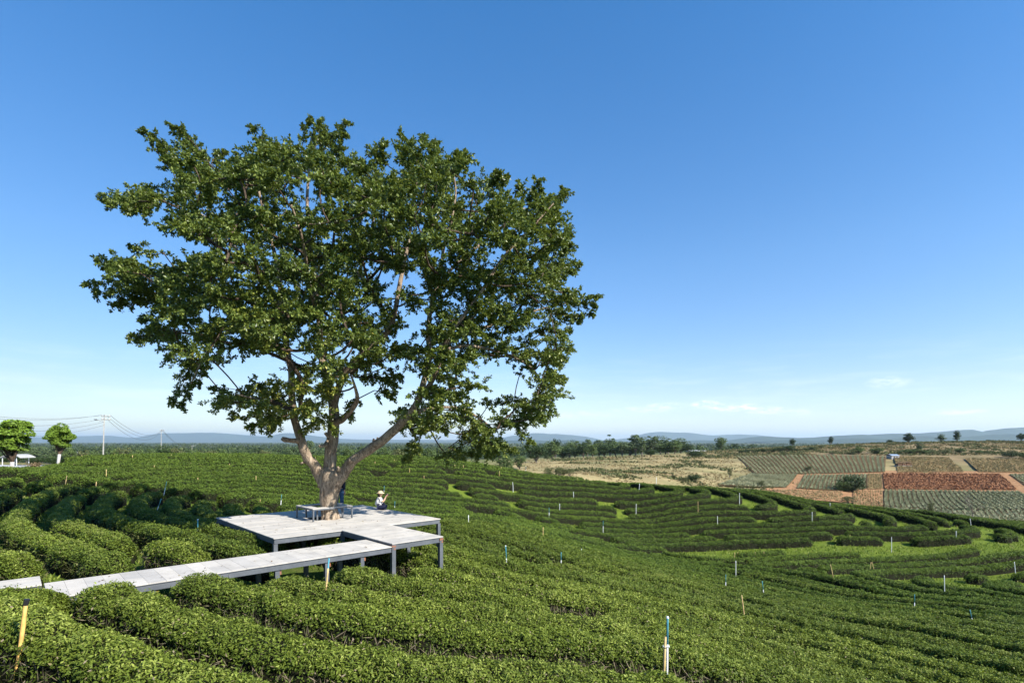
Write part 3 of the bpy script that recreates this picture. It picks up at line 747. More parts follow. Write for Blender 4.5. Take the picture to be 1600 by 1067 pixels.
# fix children linked before parenting of brackets (matrices are in world space, so undo the post offset)
# bench around the trunk
TC = dk(2.85, 3.05)          # trunk centre
bench = empty('tree_bench', (TC[0], TC[1], DZ), 0, label='square pale bench with grey steel legs built round the tree trunk', cat='bench')
BS = .74; BW = .30; BZ = DZ+.45
def tc3(a, b, z): return np.array([TC[0], TC[1], 0])+A3*a+B3*b+Z3*z
mb = MB(); rr_ = random.Random(3)
for k in range(2):
    o_ = BS-BW/2*(.5+k*1.0)-.0; hw_ = BW/4-.003
    for s in (-1, 1):
        mb.box(tc3(0, s*(BS-BW*(.25+.5*k)), BZ-.011), A3*BS, B3*hw_, Z3*.011, rr_.random())
        mb.box(tc3(s*(BS-BW*(.25+.5*k)), 0, BZ-.011), B3*(BS-BW-.003), A3*hw_, Z3*.011, rr_.random())
mb.build('seat', M_board, bench)
mb = MB(); zb = BZ-.025
for s in (-1, 1):
    for h_ in (BS-.02, BS-BW+.02):
        mb.box(tc3(0, s*h_, zb-.022), A3*(h_+.018), B3*.018, Z3*.022)
        mb.box(tc3(s*h_, 0, zb-.022), B3*(h_-.02), A3*.018, Z3*.0215)
mb.build('frame', M_steel, bench)
for h_ in (BS-.03, BS-BW+.03):
    for sa in (-1, 1):
        for sb in (-1, 1):
            mb = MB(); mb.box(tc3(sa*h_, sb*h_, (DZ+zb-.046)/2), A3*.024, B3*.024, Z3*((zb-.046-DZ)/2)); mb.build('leg', M_steel, bench)

# fallen leaves scattered on the boards
def litter():
    r = np.random.default_rng(41); n = 240
    a_ = r.uniform(.1, 5.7, n); b_ = r.uniform(.1, 5.7, n); k = r.random(n) < .22; a_[k] = r.uniform(-4.6, 3.6, k.sum()); b_[k] = np.where(a_[k] < 2.0, r.uniform(-2.9, -1.65, k.sum()), r.uniform(-2.9, 0, k.sum())); b_[k & (a_ > 2.0) & (a_ < 2.1)] = -1
    X = DO[0]+DA[0]*a_+DB[0]*b_; Y = DO[1]+DA[1]*a_+DB[1]*b_; z = np.where(k & (a_ < 2.0), WZ, DZ)+.012+r.random(n)*.008
    onw = ~((k) & (a_ >= 2.0) & (a_ < 2.12)); hit_ = onw & (np.hypot(a_-2.85, b_-3.05) > .6); X, Y, z = X[hit_], Y[hit_], z[hit_]; n = len(X)
    a, b = rand_axes(np.tile([0, 0, 1.0], (n, 1)), .18, r); L = r.uniform(.04, .075, n); V, Fq = quads(np.stack([X, Y, z], 1), a, b, L, L*.5)
    link('fallen_leaves', mesh_np('fallen_leaves', V, Fq, leafmat('dry_leaves', [(0,(.07,.04,.02)),(.6,(.18,.11,.05)),(1,(.30,.24,.08))], (.1,.07,.03), .8, .2, .1), None, {'var': ('FACE', r.random(n))}), label='dry fallen leaves scattered over the deck boards', cat='leaves', kind='stuff')
litter()
# ------------------------------------------------------------------ the big tree
TD = 19.25
M_bark = None
def m_bark(name, c0, c1, c2, sc_=5.0):
    m = Mt(name); p = m.pos()
    n1 = m.noise(sc_, 8, .72, vec=p, sc3=(3.4, 3.4, .50), dist=1.2); n2 = m.noise(2.0, 3, .5, vec=p); n3 = m.noise(26, 3, .6, vec=p, sc3=(1, 1, .4))
    c = m.ramp(n1, [(.36, c0), (.48, c1), (.62, c2)])
    c = m.mix(m.math('MULTIPLY_ADD', n2, 2.2, -.75, clamp=True), m.mix(1.0, c, (.62,.60,.60), 'MULTIPLY'), c)
    c = m.mix(m.attr('var'), c, m.mix(1.0, c, (.34,.32,.32), 'MULTIPLY'))
    h = m.math('ADD', n1, m.math('MULTIPLY', n3, .35))
    return m.bsdf(c, .92, .15, bump=h, bstr=1.0, bdist=.05)
M_bark = m_bark('rough_bark', (.095,.066,.046), (.31,.24,.17), (.58,.46,.33))
M_bark2 = m_bark('dark_bark', (.035,.026,.02), (.10,.072,.05), (.19,.14,.10))
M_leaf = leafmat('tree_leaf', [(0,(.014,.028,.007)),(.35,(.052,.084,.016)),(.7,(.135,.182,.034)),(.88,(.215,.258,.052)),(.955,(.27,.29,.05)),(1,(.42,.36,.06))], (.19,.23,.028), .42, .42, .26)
def T3(px, py, dd=0.0): return P(px, py, TD+dd)
def spline(pts, n=7):
    return smooth_poly3(np.array(pts, float), n)
def smooth_poly3(pts, n):
    p = np.vstack([2*pts[0]-pts[1], pts, 2*pts[-1]-pts[-2]]); o = []
    for i in range(1, len(p)-2):
        for t in np.linspace(0, 1, n, endpoint=False):
            a, b, c, d = p[i-1], p[i], p[i+1], p[i+2]
            o.append(.5*((2*b)+(-a+c)*t+(2*a-5*b+4*c-d)*t*t+(-a+3*b-3*c+d)*t**3))
    o.append(pts[-1]); return np.array(o)
# limbs traced as (px, py, depth offset, half width px)
LIMBS = {
 'trunk': [(516,822,0,13.5),(516,808,0,12.3),(515,795,0,12.2),(514,778,0,13.2),(514,762,0,15.3),(516,748,0,18),(517,738,0,17),(518,730,0,11)],
 'left': [(508,760,0,9),(499,742,0,9.0),(488,724,-.2,7.8),(477,706,-.4,7.0),(469,688,-.5,6.6),(461,662,-.6,5.6),(458,640,-.6,5.2),(456,612,-.7,5.0),(455,585,-.7,4.8),(451,560,-.6,4.5),(447,535,-.5,4.6),(443,505,-.3,4.0),(440,470,0,3.6),(436,430,.3,3.2),(428,390,.5,2.7),(415,345,.7,2.2),(405,300,.8,1.6),(398,262,.9,1.0)],
 'left2': [(449,548,-.6,3.6),(438,548,-.7,3.0),(427,540,-1.0,2.8),(410,520,-1.4,2.6),(388,500,-1.9,2.4),(360,480,-2.3,2.1),(325,465,-2.7,1.8),(285,452,-3.0,1.4),(235,440,-3.2,1.0)],
 'left3': [(441,480,0,3.2),(420,450,.6,2.9),(395,418,1.2,2.6),(365,385,1.6,2.3),(335,352,1.8,1.9),(305,330,1.9,1.5),(270,320,2,1.0)],
 'left4': [(447,535,-.5,3.0),(430,505,1.0,2.8),(405,480,2.2,2.5),(375,455,3.2,2.1),(335,435,4.0,1.6),(290,425,4.5,1.1)],
 'mid': [(516,752,0,10.5),(517,732,0,9.6),(517,712,0,9.0),(519,690,0,8.8),(521,666,0,8.6),(521,646,.1,8.0),(518,622,.2,6.6),(512,600,.3,5.6),(506,580,.3,5.2),(502,555,.3,5.0),(500,525,.3,4.8),(498,490,.2,4.4),(494,450,.2,4.0),(488,405,.3,3.5),(482,360,.4,2.9),(480,310,.5,2.3),(484,260,.6,1.6),(486,215,.7,1.0)],
 'midright': [(520,640,.1,6.4),(527,615,-.2,5.6),(535,592,-.4,5.2),(550,570,-.6,5.0),(572,549,-.9,4.6),(595,528,-1.1,4.3),(610,510,-1.3,4.0),(617,485,-1.4,3.7),(624,450,-1.4,3.4),(632,410,-1.2,3.0),(640,365,-1.0,2.5),(648,310,-.8,1.9),(655,262,-.6,1.2)],
 'midback': [(504,560,.3,4.0),(512,530,1.2,3.6),(528,495,2.2,3.3),(548,455,3.0,2.9),(566,410,3.6,2.5),(580,360,4.0,2.0),(590,300,4.2,1.3)],
 'midfront': [(498,500,.2,3.6),(490,470,-.9,3.2),(482,440,-2.0,2.9),(478,405,-2.9,2.5),(470,365,-3.5,2.1),(455,320,-3.9,1.5)],
 'stubbranch': [(523,660,0,5.5),(533,656,-.3,5.0),(545,645,-.6,4.4),(556,632,-.8,3.6),(558,618,-1.0,2.8),(553,600,-1.3,2.0),(548,585,-1.5,1.3)],
 'right': [(523,762,0,9.0),(532,744,-.1,10.2),(545,728,-.2,9.4),(562,712,-.4,8.6),(580,700,-.6,8.2),(600,685,-.8,7.8),(620,667,-1.0,7.3),(638,649,-1.2,6.8),(652,630,-1.3,6.0),(660,606,-1.3,5.4),(666,580,-1.2,5.0),(671,554,-1.1,4.8),(669,525,-1.0,4.2),(672,490,-.9,3.8),(680,455,-.8,3.4),(689,420,-.8,3.0),(694,385,-.7,2.6),(705,345,-.6,2.1),(712,300,-.5,1.5),(706,258,-.5,1.0)],
 'right2': [(655,622,-1.3,4.4),(672,600,-1.6,4.2),(684,575,-1.9,3.9),(692,545,-2.1,3.6),(712,510,-2.3,3.3),(738,475,-2.4,3.0),(762,440,-2.3,2.8),(782,408,-2.2,2.5),(808,378,-2.1,2.0),(838,348,-2.0,1.5),(865,318,-2.0,1.0)],
 'right3': [(640,647,-1.2,4.2),(665,640,-.8,3.4),(695,636,-.2,3.0),(725,640,.3,2.5),(752,655,.7,2.0),(772,672,1.0,1.3)],
 'right4': [(671,552,-1.1,3.6),(700,535,.2,3.3),(735,520,1.4,2.9),(775,505,2.3,2.5),(820,490,2.8,2.0),(865,478,3.0,1.5),(905,470,3.1,1.0)],
 'right5': [(692,548,-2.1,3.0),(725,540,-1.4,2.7),(760,545,-.6,2.4),(795,555,.2,2.0),(828,572,.7,1.6),(850,600,1.0,1.1)],
 'right6': [(680,450,-.8,2.8),(706,420,.8,2.6),(735,395,2.0,2.3),(765,370,3.0,2.0),(795,345,3.6,1.5),(820,325,3.9,1.0)],
 'lowleft': [(457,640,-.6,2.6),(442,630,-1.3,2.3),(420,626,-2.0,2.0),(395,622,-2.6,1.6),(368,615,-3.0,1.1)],
 'hang': [(388,500,-1.9,2.0),(360,515,-2.2,1.8),(335,535,-2.4,1.5),(315,565,-2.5,1.2),(298,600,-2.6,.9)],
}
tb = empty('spreading_tree', T3(516, 812), 0, label='huge old spreading tree with forked trunk growing through the deck', cat='tree')
mb = MB()
nodes = []   # (pos, radius)
px2m = TD/F
for nm, pts in LIMBS.items():
    A = np.array([list(T3(a, b, c))+[r_*(TD+c)/F*(.88 if nm.startswith('right') else 1.0)] for a, b, c, r_ in pts]); Sx = smooth_poly3(A, 5)
    rr = Sx[:, 3].copy()
    wob = .22 if nm == 'trunk' else .14
    c_ = Sx[:, :3].copy()
    if nm != 'trunk': c_ += .35*rr[:, None]*np.stack([vn(np.arange(len(c_))*.33, np.full(len(c_), q_+len(nm)*3.1), 70+q_)-.5 for q_ in range(3)], 1)
    mb.tube(c_, rr*1.0, n=16 if rr[0] > .12 else 9, wob=wob)
    if nm != 'trunk':
        for i in range(0, len(c_), 3): nodes.append([c_[i], rr[i]])
# root flare and scars
for a in range(7):
    an = a*.9+.2; c0_ = T3(516, 812)
    mb.tube([c0_+np.array([math.cos(an)*.13, math.sin(an)*.13, .55]), c0_+np.array([math.cos(an)*.20, math.sin(an)*.20, .12]), c0_+np.array([math.cos(an)*.29, math.sin(an)*.29, -.32])], [.07,.13,.15], n=8)
mb.tube([T3(470,690,-.5), T3(462,689,-.75), T3(452,688,-1.0), T3(445,687,-1.1), T3(440,684.5,-1.15)], [.085,.075,.065,.075,.05], n=9, wob=.3)
mb.tube([T3(518,681,0), T3(508,696,-.35), T3(499,697,-.55)], [.07,.06,.045], n=8, wob=.3)
mb.tube([T3(519,690,0), T3(512,681,-.2), T3(508,676,-.25)], [.08,.055,.05], n=8, wob=.3)
for (a, b) in ((548,722),(586,692),(592,690),(530,735)):
    mb.tube([T3(a, b, -.55), T3(a-1.5, b-4, -.62), T3(a-2.5, b-7, -.6)], [.07,.055,.02], n=7, wob=.3)
for (a, b) in ((478,716),(474,722)): mb.tube([T3(a+6, b-2, -.25), T3(a, b, -.35), T3(a-5, b+2, -.4)], [.05,.04,.02], n=7, wob=.3)
mb_trunk = mb
# crown: cells sampled inside traced ellipses
EL = [(300,262,48,26),(345,300,72,46),(430,262,55,32),(490,240,40,32),(560,285,60,36),(655,265,42,30),(700,285,58,36),(780,312,52,28),(828,345,38,32),(848,400,40,44),(600,335,140,56),(455,345,130,66),(330,370,62,50),
      (245,316,52,14),(278,440,80,28),(232,424,48,14),(350,440,90,55),(300,498,66,34),(255,518,34,9),(322,538,48,26),(308,575,20,22),(292,606,14,20),(392,518,68,38),(430,455,115,75),(540,430,125,95),(540,498,88,44),(640,400,115,66),
      (760,400,108,84),(838,470,58,32),(898,470,32,13),(780,520,95,52),(838,548,42,46),(850,600,22,34),(700,558,46,56),(690,640,50,28),(740,655,55,34),(735,688,58,16),(800,645,40,26),(648,682,10,16),(398,620,52,14),(425,645,38,12),
      (478,598,58,20),(560,600,46,22),(545,572,58,18),(488,640,26,16),(520,560,60,26),(700,690,44,24),(670,660,40,24),(760,680,40,20),(610,560,32,22)]
HO = [(690,405,28,16),(600,245,30,30),(285,388,60,15),(345,592,62,20),(410,590,60,17),(470,240,12,16),(560,235,16,20),(225,480,26,8),(740,262,16,20),(870,440,22,8),(855,505,30,6),(762,590,34,30),(600,455,10,8),(520,330,9,7),(700,470,10,8),(800,430,9,8),(360,330,9,8),(470,300,10,7),(620,330,12,8),(560,500,12,8),(830,510,10,12),(380,445,10,6),(588,632,46,30),(655,452,18,12),(585,578,14,9),(430,565,14,10),(620,600,14,22),(478,560,10,14),(735,560,9,8),(800,610,16,10),(268,560,18,30),(285,395,70,7),(350,600,30,14),(540,530,10,7),(500,665,16,8),(660,520,7,9),(430,395,5,4),(595,268,16,14),(380,245,14,12),(455,225,10,8)]
DR = np.random.default_rng(11)
cells = []; tries = 0
# the light that reaches the seated person comes through a gap in the crown
SUNRAYS = [np.array([-5.4, 21.9, DZ+.5])]+[T3(516, y_) for y_ in (800, 775, 750, 722)]; _sv = np.array(SUNV)
def ray_d(p, o):
    v = p-o; t = max(0.0, float(v @ _sv)); return float(np.linalg.norm(v-_sv*t))
def inE(px, py, L_, s=1.0): return any(((px-a)/(c*s))**2+((py-b)/(d*s))**2 < 1 for a, b, c, d in L_)
def edge_t(px, py): return max(0.0, 1-((px-528)/400)**2-((py-425)/265)**2)
while len(cells) < 560 and tries < 60000:
    tries += 1
    px, py = DR.uniform(150, 930), DR.uniform(205, 720)
    if not inE(px, py, EL, .93 if py < 560 else .97) or inE(px, py, HO): continue
    th_ = 1.0+4.5*math.sqrt(edge_t(px, py)) if py < 585 else 1.5
    u_ = DR.uniform(-1, 1); dd = math.copysign(abs(u_)**.75, u_)*th_
    if px > 560 and py > 380: dd = max(dd, -2.6+DR.uniform(0, .8))
    if py >= 585: dd += -1.2 if px < 620 else .8
    elif px > 620 and py > 500: dd = dd*.8+.9
    # keep the lower half of the crown airy at the sides of the limbs
    p = T3(px, py, dd)
    if any(ray_d(p, q_) < .80 for q_ in SUNRAYS): continue
    if any(np.linalg.norm(p-c) < .60 for c in cells): continue
    cells.append(p)
# sprays that stick out of the crown: (base) -> (tip)
SP = [(300,290,226,204),(285,262,240,212),(330,260,270,197),(318,250,285,205),(430,250,394,198),(450,245,410,215),(470,235,482,184),(490,240,500,190),(505,235,540,192),(520,250,538,210),(560,262,602,224),(570,270,600,240),(640,270,626,212),(660,262,640,225),(690,262,680,222),(690,250,660,215),(705,262,724,240),
      (760,295,792,275),(770,292,780,272),(820,320,842,282),(830,330,846,296),(840,350,882,296),(850,345,884,305),(860,360,868,330),(865,400,890,385),(850,440,895,420),(840,470,932,464),(850,460,930,478),(860,490,925,492),(850,480,905,500),(850,520,890,515),(850,550,892,545),(850,580,878,595),(850,600,862,645),(840,600,848,650),(810,650,850,650),
      (800,660,832,690),(760,690,800,702),(730,695,765,708),(700,700,745,712),(650,680,640,715),(655,690,632,718),(660,640,625,640),(240,315,162,312),(250,320,170,322),(235,325,205,330),(250,425,152,408),(240,432,165,418),(250,440,132,444),(255,450,150,455),(240,462,178,476),(270,470,190,468),(290,515,202,524),(285,520,215,530),
      (300,560,270,628),(300,575,285,635),(320,560,312,600),(290,540,262,560),(400,620,332,606),(410,625,345,618),(420,645,365,652),(430,655,390,665),(440,655,425,668),(500,650,480,670),(500,645,520,672),(590,590,618,600),(585,610,612,618),(600,575,625,590),(560,615,548,650),(430,300,350,262),(860,420,905,412),(700,280,712,236),(540,262,520,222),(850,380,895,362),(610,262,585,238),(300,470,222,500),(255,395,205,385),(820,320,812,290),(640,560,618,540),(580,540,560,560),(330,255,352,238),(400,245,372,262)]
def leaves_on(points, dirs, cnt, Lr, r):
    """rosettes of leaves along a twig"""
    return
tw_p = []; tw_d = []; tw_l = []; tw_w = []
def add_twig(p, d, ln, wgt=1.0): tw_p.append(p); tw_d.append(d/np.linalg.norm(d)); tw_l.append(ln); tw_w.append(wgt)
# branches: connect every cell to the nearest node already in the tree
# leaves hanging in front of the right limb
for (a_, b_, c_) in ((664,615,-2.0),(676,640,-2.2),(690,610,-2.1),(700,575,-2.6),(668,575,-2.3),(684,548,-2.6),(700,520,-2.8),(672,520,-2.4),(690,490,-2.6),(676,470,-2.2),(706,455,-2.4),(690,430,-2.2),(715,640,-1.4),(655,655,-1.9),(735,600,-1.8),(722,555,-2.4),(735,515,-2.6),(655,545,-2.2),(712,410,-2.0)):
    cells.append(T3(a_, b_, c_))
cells = np.array(cells)
start = T3(520, 640)
order = np.argsort(np.linalg.norm(cells-start, axis=1))
npos = [n_[0] for n_ in nodes]; nrad = [n_[1] for n_ in nodes]
par = []; NN = len(npos)
base_n = NN; P_all = list(npos); rad_all = list(nrad); child = {}
links = []
for ci in order:
    c = cells[ci]; A = np.array(P_all)
    dist = np.linalg.norm(A-c, axis=1)
    # favour nodes that lie inward and below
    pen = dist+.35*np.linalg.norm(A-start, axis=1)*0.25+np.where(A[:, 2] > c[2]+.3, 1.2, 0)
    pi = int(np.argmin(pen)); links.append((pi, len(P_all))); P_all.append(c); rad_all.append(0.0)
load = np.zeros(len(P_all)); load[base_n:] = 1
for pi, ci in reversed(links): load[pi] += load[ci]
mb = mb_trunk; parent_of = {ci: pi for pi, ci in links}
for pi, ci in links:
    a, b = np.array(P_all[pi]), np.array(P_all[ci]); L_ = np.linalg.norm(b-a)
    r1 = .011*math.sqrt(load[ci])+.006; r0 = min(r1*1.35, nrad[pi]*.8 if pi < base_n else .011*math.sqrt(load[pi])+.006); r0 = max(r0, r1)
    sag = np.array([DR.normal(0, .1), DR.normal(0, .1), -.10+DR.normal(0, .08)])*L_
    ts = np.linspace(0, 1, 5)[:, None]
    pts = a*(1-ts)+b*ts+sag*4*ts*(1-ts)*.6
    mb.tube(pts, np.linspace(r0, r1, 5), n=5, cap=False, val=1.0)
    d = (b-a)/max(L_, 1e-6)
    for k in range(17):
        v = d*.55+DR.normal(0, .75, 3)+np.array([0, 0, .18])
        # outward from the crown's middle
        o_ = b-T3(528, 470); o_ /= np.linalg.norm(o_)+1e-6
        vv_ = v+o_*.30; vv_[2] *= .55; add_twig(b+DR.normal(0, 1, 3)*np.array([.20, .20, .09]), vv_, DR.uniform(.26, .56))
for (x0, y0, x1, y1) in SP:
    dd = DR.uniform(-.5, .5)*(2.0 if y0 < 560 else 1.0)-((1.2 if x0 < 620 else -.8) if y0 > 585 else 0)
    dd1 = dd+DR.uniform(-.6, .6)
    a = T3(x0, y0, dd*.6); b = T3(x1, y1, dd1)
    A = np.array(P_all); pi = int(np.argmin(np.linalg.norm(A-a, axis=1)))
    L_ = np.linalg.norm(b-a); n_ = max(3, int(L_/.30)); d = (b-a)/L_
    side = np.cross(d, np.array([0, 1, 0])); ts = np.linspace(0, 1, 7)[:, None]
    pts = a*(1-ts)+b*ts+side*(.07*L_*DR.normal())*4*ts*(1-ts)
    mb.tube(np.vstack([A[pi][None], pts]), np.concatenate([[.022], np.linspace(.018, .004, 7)]), n=5, cap=False, val=1.0)
    for k in range(n_):
        t = (k+.5)/n_; c = a*(1-t)+b*t
        for q_ in range(5 if t < .8 else 4):
            add_twig(c+DR.normal(0, .05, 3), d*.9+DR.normal(0, .55, 3), DR.uniform(.20, .42)*(1.15-.35*t), .85)
    add_twig(b-d*.25, d, .32, 1.0); add_twig(b-d*.2, d+DR.normal(0, .25, 3), .26, 1.0)
mb.build('trunk', M_bark, tb, smooth=True)
tw_p = np.array(tw_p); tw_d = np.array(tw_d); tw_l = np.array(tw_l); tw_w = np.array(tw_w); NT = len(tw_p)
# leaves
K = 44
r = np.random.default_rng(21)
idx = np.repeat(np.arange(NT), K); t = r.random(len(idx))**.62
ok = r.random(len(idx)) < .93*tw_w[idx]; idx, t = idx[ok], t[ok]; n = len(idx)
c = tw_p[idx]+tw_d[idx]*(tw_l[idx]*t)[:, None]+np.array([0, 0, -.05])*(t**2)[:, None]
a = tw_d[idx]*.55+r.normal(0, .75, (n, 3)); a[:, 2] -= .10; a /= np.linalg.norm(a, axis=1)[:, None]
m_ = np.array([0, 0, .85])+r.normal(0, .55, (n, 3))+tw_d[idx]*.2; m_ -= a*np.sum(m_*a, 1)[:, None]; m_ /= np.linalg.norm(m_, axis=1)[:, None]
b = np.cross(m_, a)
L = r.uniform(.075, .140, n); W = L*r.uniform(.44, .56, n)
c = c+a*(L*.5)[:, None]
# leaf: six-sided, folded a little on its midrib
tip = c+a*(L/2)[:, None]; bas = c-a*(L/2)[:, None]; up = m_*(W*.16)[:, None]
s1 = c+a*(L*.12)[:, None]+b*(W/2)[:, None]+up; s2 = c+a*(L*.12)[:, None]-b*(W/2)[:, None]+up
V = np.stack([bas, s2, tip, s1], 1).reshape(-1, 3)
q0 = np.arange(n)*4
Fq = np.concatenate([np.stack([q0, q0+1, q0+2], 1), np.stack([q0, q0+2, q0+3], 1)])
# colour: paler lower in the crown, yellow low over the trunk, otherwise green, some olive tips
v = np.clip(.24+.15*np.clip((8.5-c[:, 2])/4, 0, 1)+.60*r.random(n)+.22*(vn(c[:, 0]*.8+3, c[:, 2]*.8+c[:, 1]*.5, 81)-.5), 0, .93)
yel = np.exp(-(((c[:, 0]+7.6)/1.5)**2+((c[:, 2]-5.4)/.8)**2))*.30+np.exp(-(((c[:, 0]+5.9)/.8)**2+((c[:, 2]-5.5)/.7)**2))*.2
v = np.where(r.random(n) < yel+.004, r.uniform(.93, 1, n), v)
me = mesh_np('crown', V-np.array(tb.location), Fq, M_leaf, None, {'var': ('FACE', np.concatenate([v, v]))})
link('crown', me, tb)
# ------------------------------------------------------------------ people
M_skin = simple('skin', (.42,.26,.18), .6, .3, .05, 20, .05)
M_white = simple('white_cotton', (.72,.70,.68), .9, .1, .05, 14, .3)
M_navy = simple('navy_cloth', (.018,.022,.045), .9, .1, .15, 14, .3)
M_jean = simple('blue_denim', (.035,.075,.15), .9, .1, .2, 18, .3)
M_hair = simple('black_hair', (.015,.012,.010), .6, .3, .1, 40, .3)
M_straw = simple('straw', (.55,.42,.26), .9, .1, .15, 60, .4)
M_black = simple('black_plastic', (.02,.02,.022), .4, .4, .1, 20, .05)
def skin_obj(name, mat, parent, chains, sub=2):
    """one continuous skinned surface; chains share joints by name"""
    V = {}; E_ = []; order = []
    for ch in chains:
        prev = None
        for nm, co, rd in ch:
            if nm not in V: V[nm] = (co, rd); order.append(nm)
            if prev is not None: E_.append((order.index(prev), order.index(nm)))
            prev = nm
    me = bpy.data.meshes.new(name); me.from_pydata([V[k][0] for k in order], E_, [])
    me.materials.append(mat)
    o = link(name, me, parent)
    m = o.modifiers.new('skin', 'SKIN'); m.use_smooth_shade = True
    sv = me.skin_vertices[0].data
    for i, k in enumerate(order):
        r_ = V[k][1]; sv[i].radius = (r_, r_) if not isinstance(r_, tuple) else r_
        sv[i].use_root = (i == 0)
    s_ = o.modifiers.new('sub', 'SUBSURF'); s_.levels = sub; s_.render_levels = sub
    return o
def J(n, x_, y_, z_, r_): return (n, (x_, y_, z_), r_)
def fingers(pref, w, hand, curl, side):
    """palm plus five separate bent fingers rooted at the wrist point; w wrist, hand unit direction"""
    w = Vector(w); h = Vector(hand).normalized(); s = h.cross(Vector((0, 0, 1))); s.normalize(); u = s.cross(h)
    out = []
    palm = w+h*.085
    pc = [J(pref+'w', *w, .024), J(pref+'p', *palm, .026)]; out.append(pc)
    for k, (off, L_) in enumerate(((-.030, .062), (-.010, .074), (.010, .070), (.030, .055))):
        b0 = palm+s*off+h*.004; b1 = b0+h*L_*.5-u*curl*.010; b2 = b1+h*L_*.35-u*curl*.028; b3 = b2+h*L_*.15-u*curl*.026
        out.append([pc[1], J(f'{pref}f{k}a', *b0, .009), J(f'{pref}f{k}b', *b1, .0085), J(f'{pref}f{k}c', *b2, .0078), J(f'{pref}f{k}d', *b3, .006)])
    t0 = w+h*.03+s*side*.028; t1 = t0+h*.03+s*side*.022-u*.008; t2 = t1+h*.026+s*side*.004-u*curl*.012
    out.append([pc[0], J(pref+'ta', *t0, .011), J(pref+'tb', *t1, .010), J(pref+'tc', *t2, .008)])
    return out
def head(root, c, fx, hair_len=.10):
    """face features on a head centred at c, facing direction fx (unit, horizontal)"""
    c = Vector(c); f = Vector(fx).normalized(); s = f.cross(Vector((0, 0, 1)))
    mb = MB()
    def ell(cc, rx, ry, rz, n=14, cut=None):
        V = []; Fc = []
        for i in range(n+1):
            th = math.pi*i/n
            for j in range(n*2):
                ph = math.pi*j/n
                d = f*math.cos(ph)*math.sin(th)*rx+s*math.sin(ph)*math.sin(th)*ry+Vector((0, 0, math.cos(th)*rz))
                V.append(np.array(cc+d))
        m = n*2
        for i in range(n):
            for j in range(m): Fc.append((i*m+j, (i+1)*m+j, (i+1)*m+(j+1) % m, i*m+(j+1) % m))
        return V, Fc
    return ell, f, s
def hair_obj(root, c, fx, mat, long_=.06):
    ell, f, s = head(root, c, fx); mb = MB()
    V, Fc = ell(Vector(c)-f*.014+Vector((0, 0, .014)), .098, .088, .118)
    V = np.array(V); cc = np.array(c); fr = np.array(f)
    # pull the face side back to the hairline, let the back hang lower
    d = V-cc; front = d @ fr
    V = np.where(((front > .035) & (d[:, 2] < .055))[:, None], cc+(d-np.outer(front-.03, fr))*.93, V)
    V[:, 2] = np.where((front < 0) & (d[:, 2] < -.03), V[:, 2]-long_, V[:, 2])
    mb.add(V, Fc); return mb.build('hair', mat, root, smooth=True)
def to_world(root, p):
    return np.array((root.matrix_basis @ Matrix.Identity(4)) @ Vector(p))
# seated person with a straw hat, photographing to the right
px0 = dk(4.35, 5.55); seat_loc = ((592-800)/F*21.9, 21.9, DZ)
pr = empty('person', seat_loc, R(8), label='person in straw hat and white shirt sitting cross-legged on the deck with a camera', cat='person')
S_ = .98
def q(n, x_, y_, z_, r_): return J(n, x_*S_, y_*S_, z_*S_, r_)
arm = lambda s, t: [q('chest', .015,0,.40,.125), q('sh'+t, .02,s*.165,.455,.052), q('el'+t, .19,s*.185,.33,.038), q('wr'+t, .275,s*.075,.50,.026)]
fr_ = fingers('l', (.275*S_, .072*S_, .50*S_), (.30,-.18,.75), .9, -1)+fingers('r', (.275*S_, -.072*S_, .50*S_), (.30,.18,.75), .9, 1)
fr_[0][0] = q('wrl', .275,.075,.50,.026); fr_[6][0] = q('wrr', .275,-.075,.50,.026)
for L_ in (fr_[5],): L_[0] = fr_[0][0]
fr_[11][0] = fr_[6][0]
body = [[q('pel', 0,0,.10,(.15,.12)), q('sp', -.005,0,.25,(.125,.10)), q('chest', .015,0,.40,(.135,.10)), q('neckb', .025,0,.485,.058), q('neck', .035,0,.53,.047), q('hd0', .048,0,.575,.070), q('hd1', .056,0,.635,.093), q('hd2', .050,0,.695,.078)],
        arm(1, 'l'), arm(-1, 'r'),
        [q('pel', 0,0,.10,.15), q('hipl', .05,.10,.095,.085), q('knl', .30,.25,.11,.058), q('anl', .16,.02,.05,.042), q('ftl', .10,-.08,.035,.036)],
        [q('pel', 0,0,.10,.15), q('hipr', .05,-.10,.095,.085), q('knr', .31,-.24,.11,.058), q('anr', .22,-.02,.05,.042), q('ftr', .20,.09,.035,.036)],
        [q('hd1', .056,0,.635,.093), q('nose', .158,0,.628,.013)], [q('hd1', .056,0,.635,.093), q('earl', .045,.098,.635,.016)], [q('hd1', .056,0,.635,.093), q('earr', .045,-.098,.635,.016)]]+fr_
skin_obj('body', M_skin, pr, body)
g_ = .013
skin_obj('shirt', M_white, pr, [[q('pel', 0,0,.15,.175), q('sp', -.005,0,.26,.172), q('chest', .015,0,.39,.172), q('neckb', .022,0,.475,.088)],
   [q('chest', .015,0,.39,.15), q('shl', .02,.165,.455,.080), q('upl', .15,.182,.36,.064)], [q('chest', .015,0,.39,.15), q('shr', .02,-.165,.455,.080), q('upr', .15,-.182,.36,.064)]])
skin_obj('trousers', M_navy, pr, [[q('pel', 0,0,.11,.165), q('hipl', .06,.11,.10,.105), q('knl', .31,.26,.11,.075), q('anl', .17,.03,.055,.058)], [q('pel', 0,0,.11,.165), q('hipr', .06,-.11,.10,.105), q('knr', .32,-.25,.11,.075), q('anr', .23,-.01,.055,.058)]])
def wpt(root, p): return np.array(root.matrix_basis @ Vector(p))
def rot_hair(root, c):
    fx = root.matrix_basis.to_3x3() @ Vector((1, 0, 0)); return hair_obj(root, Vector(wpt(root, c)), fx, M_hair, .05)
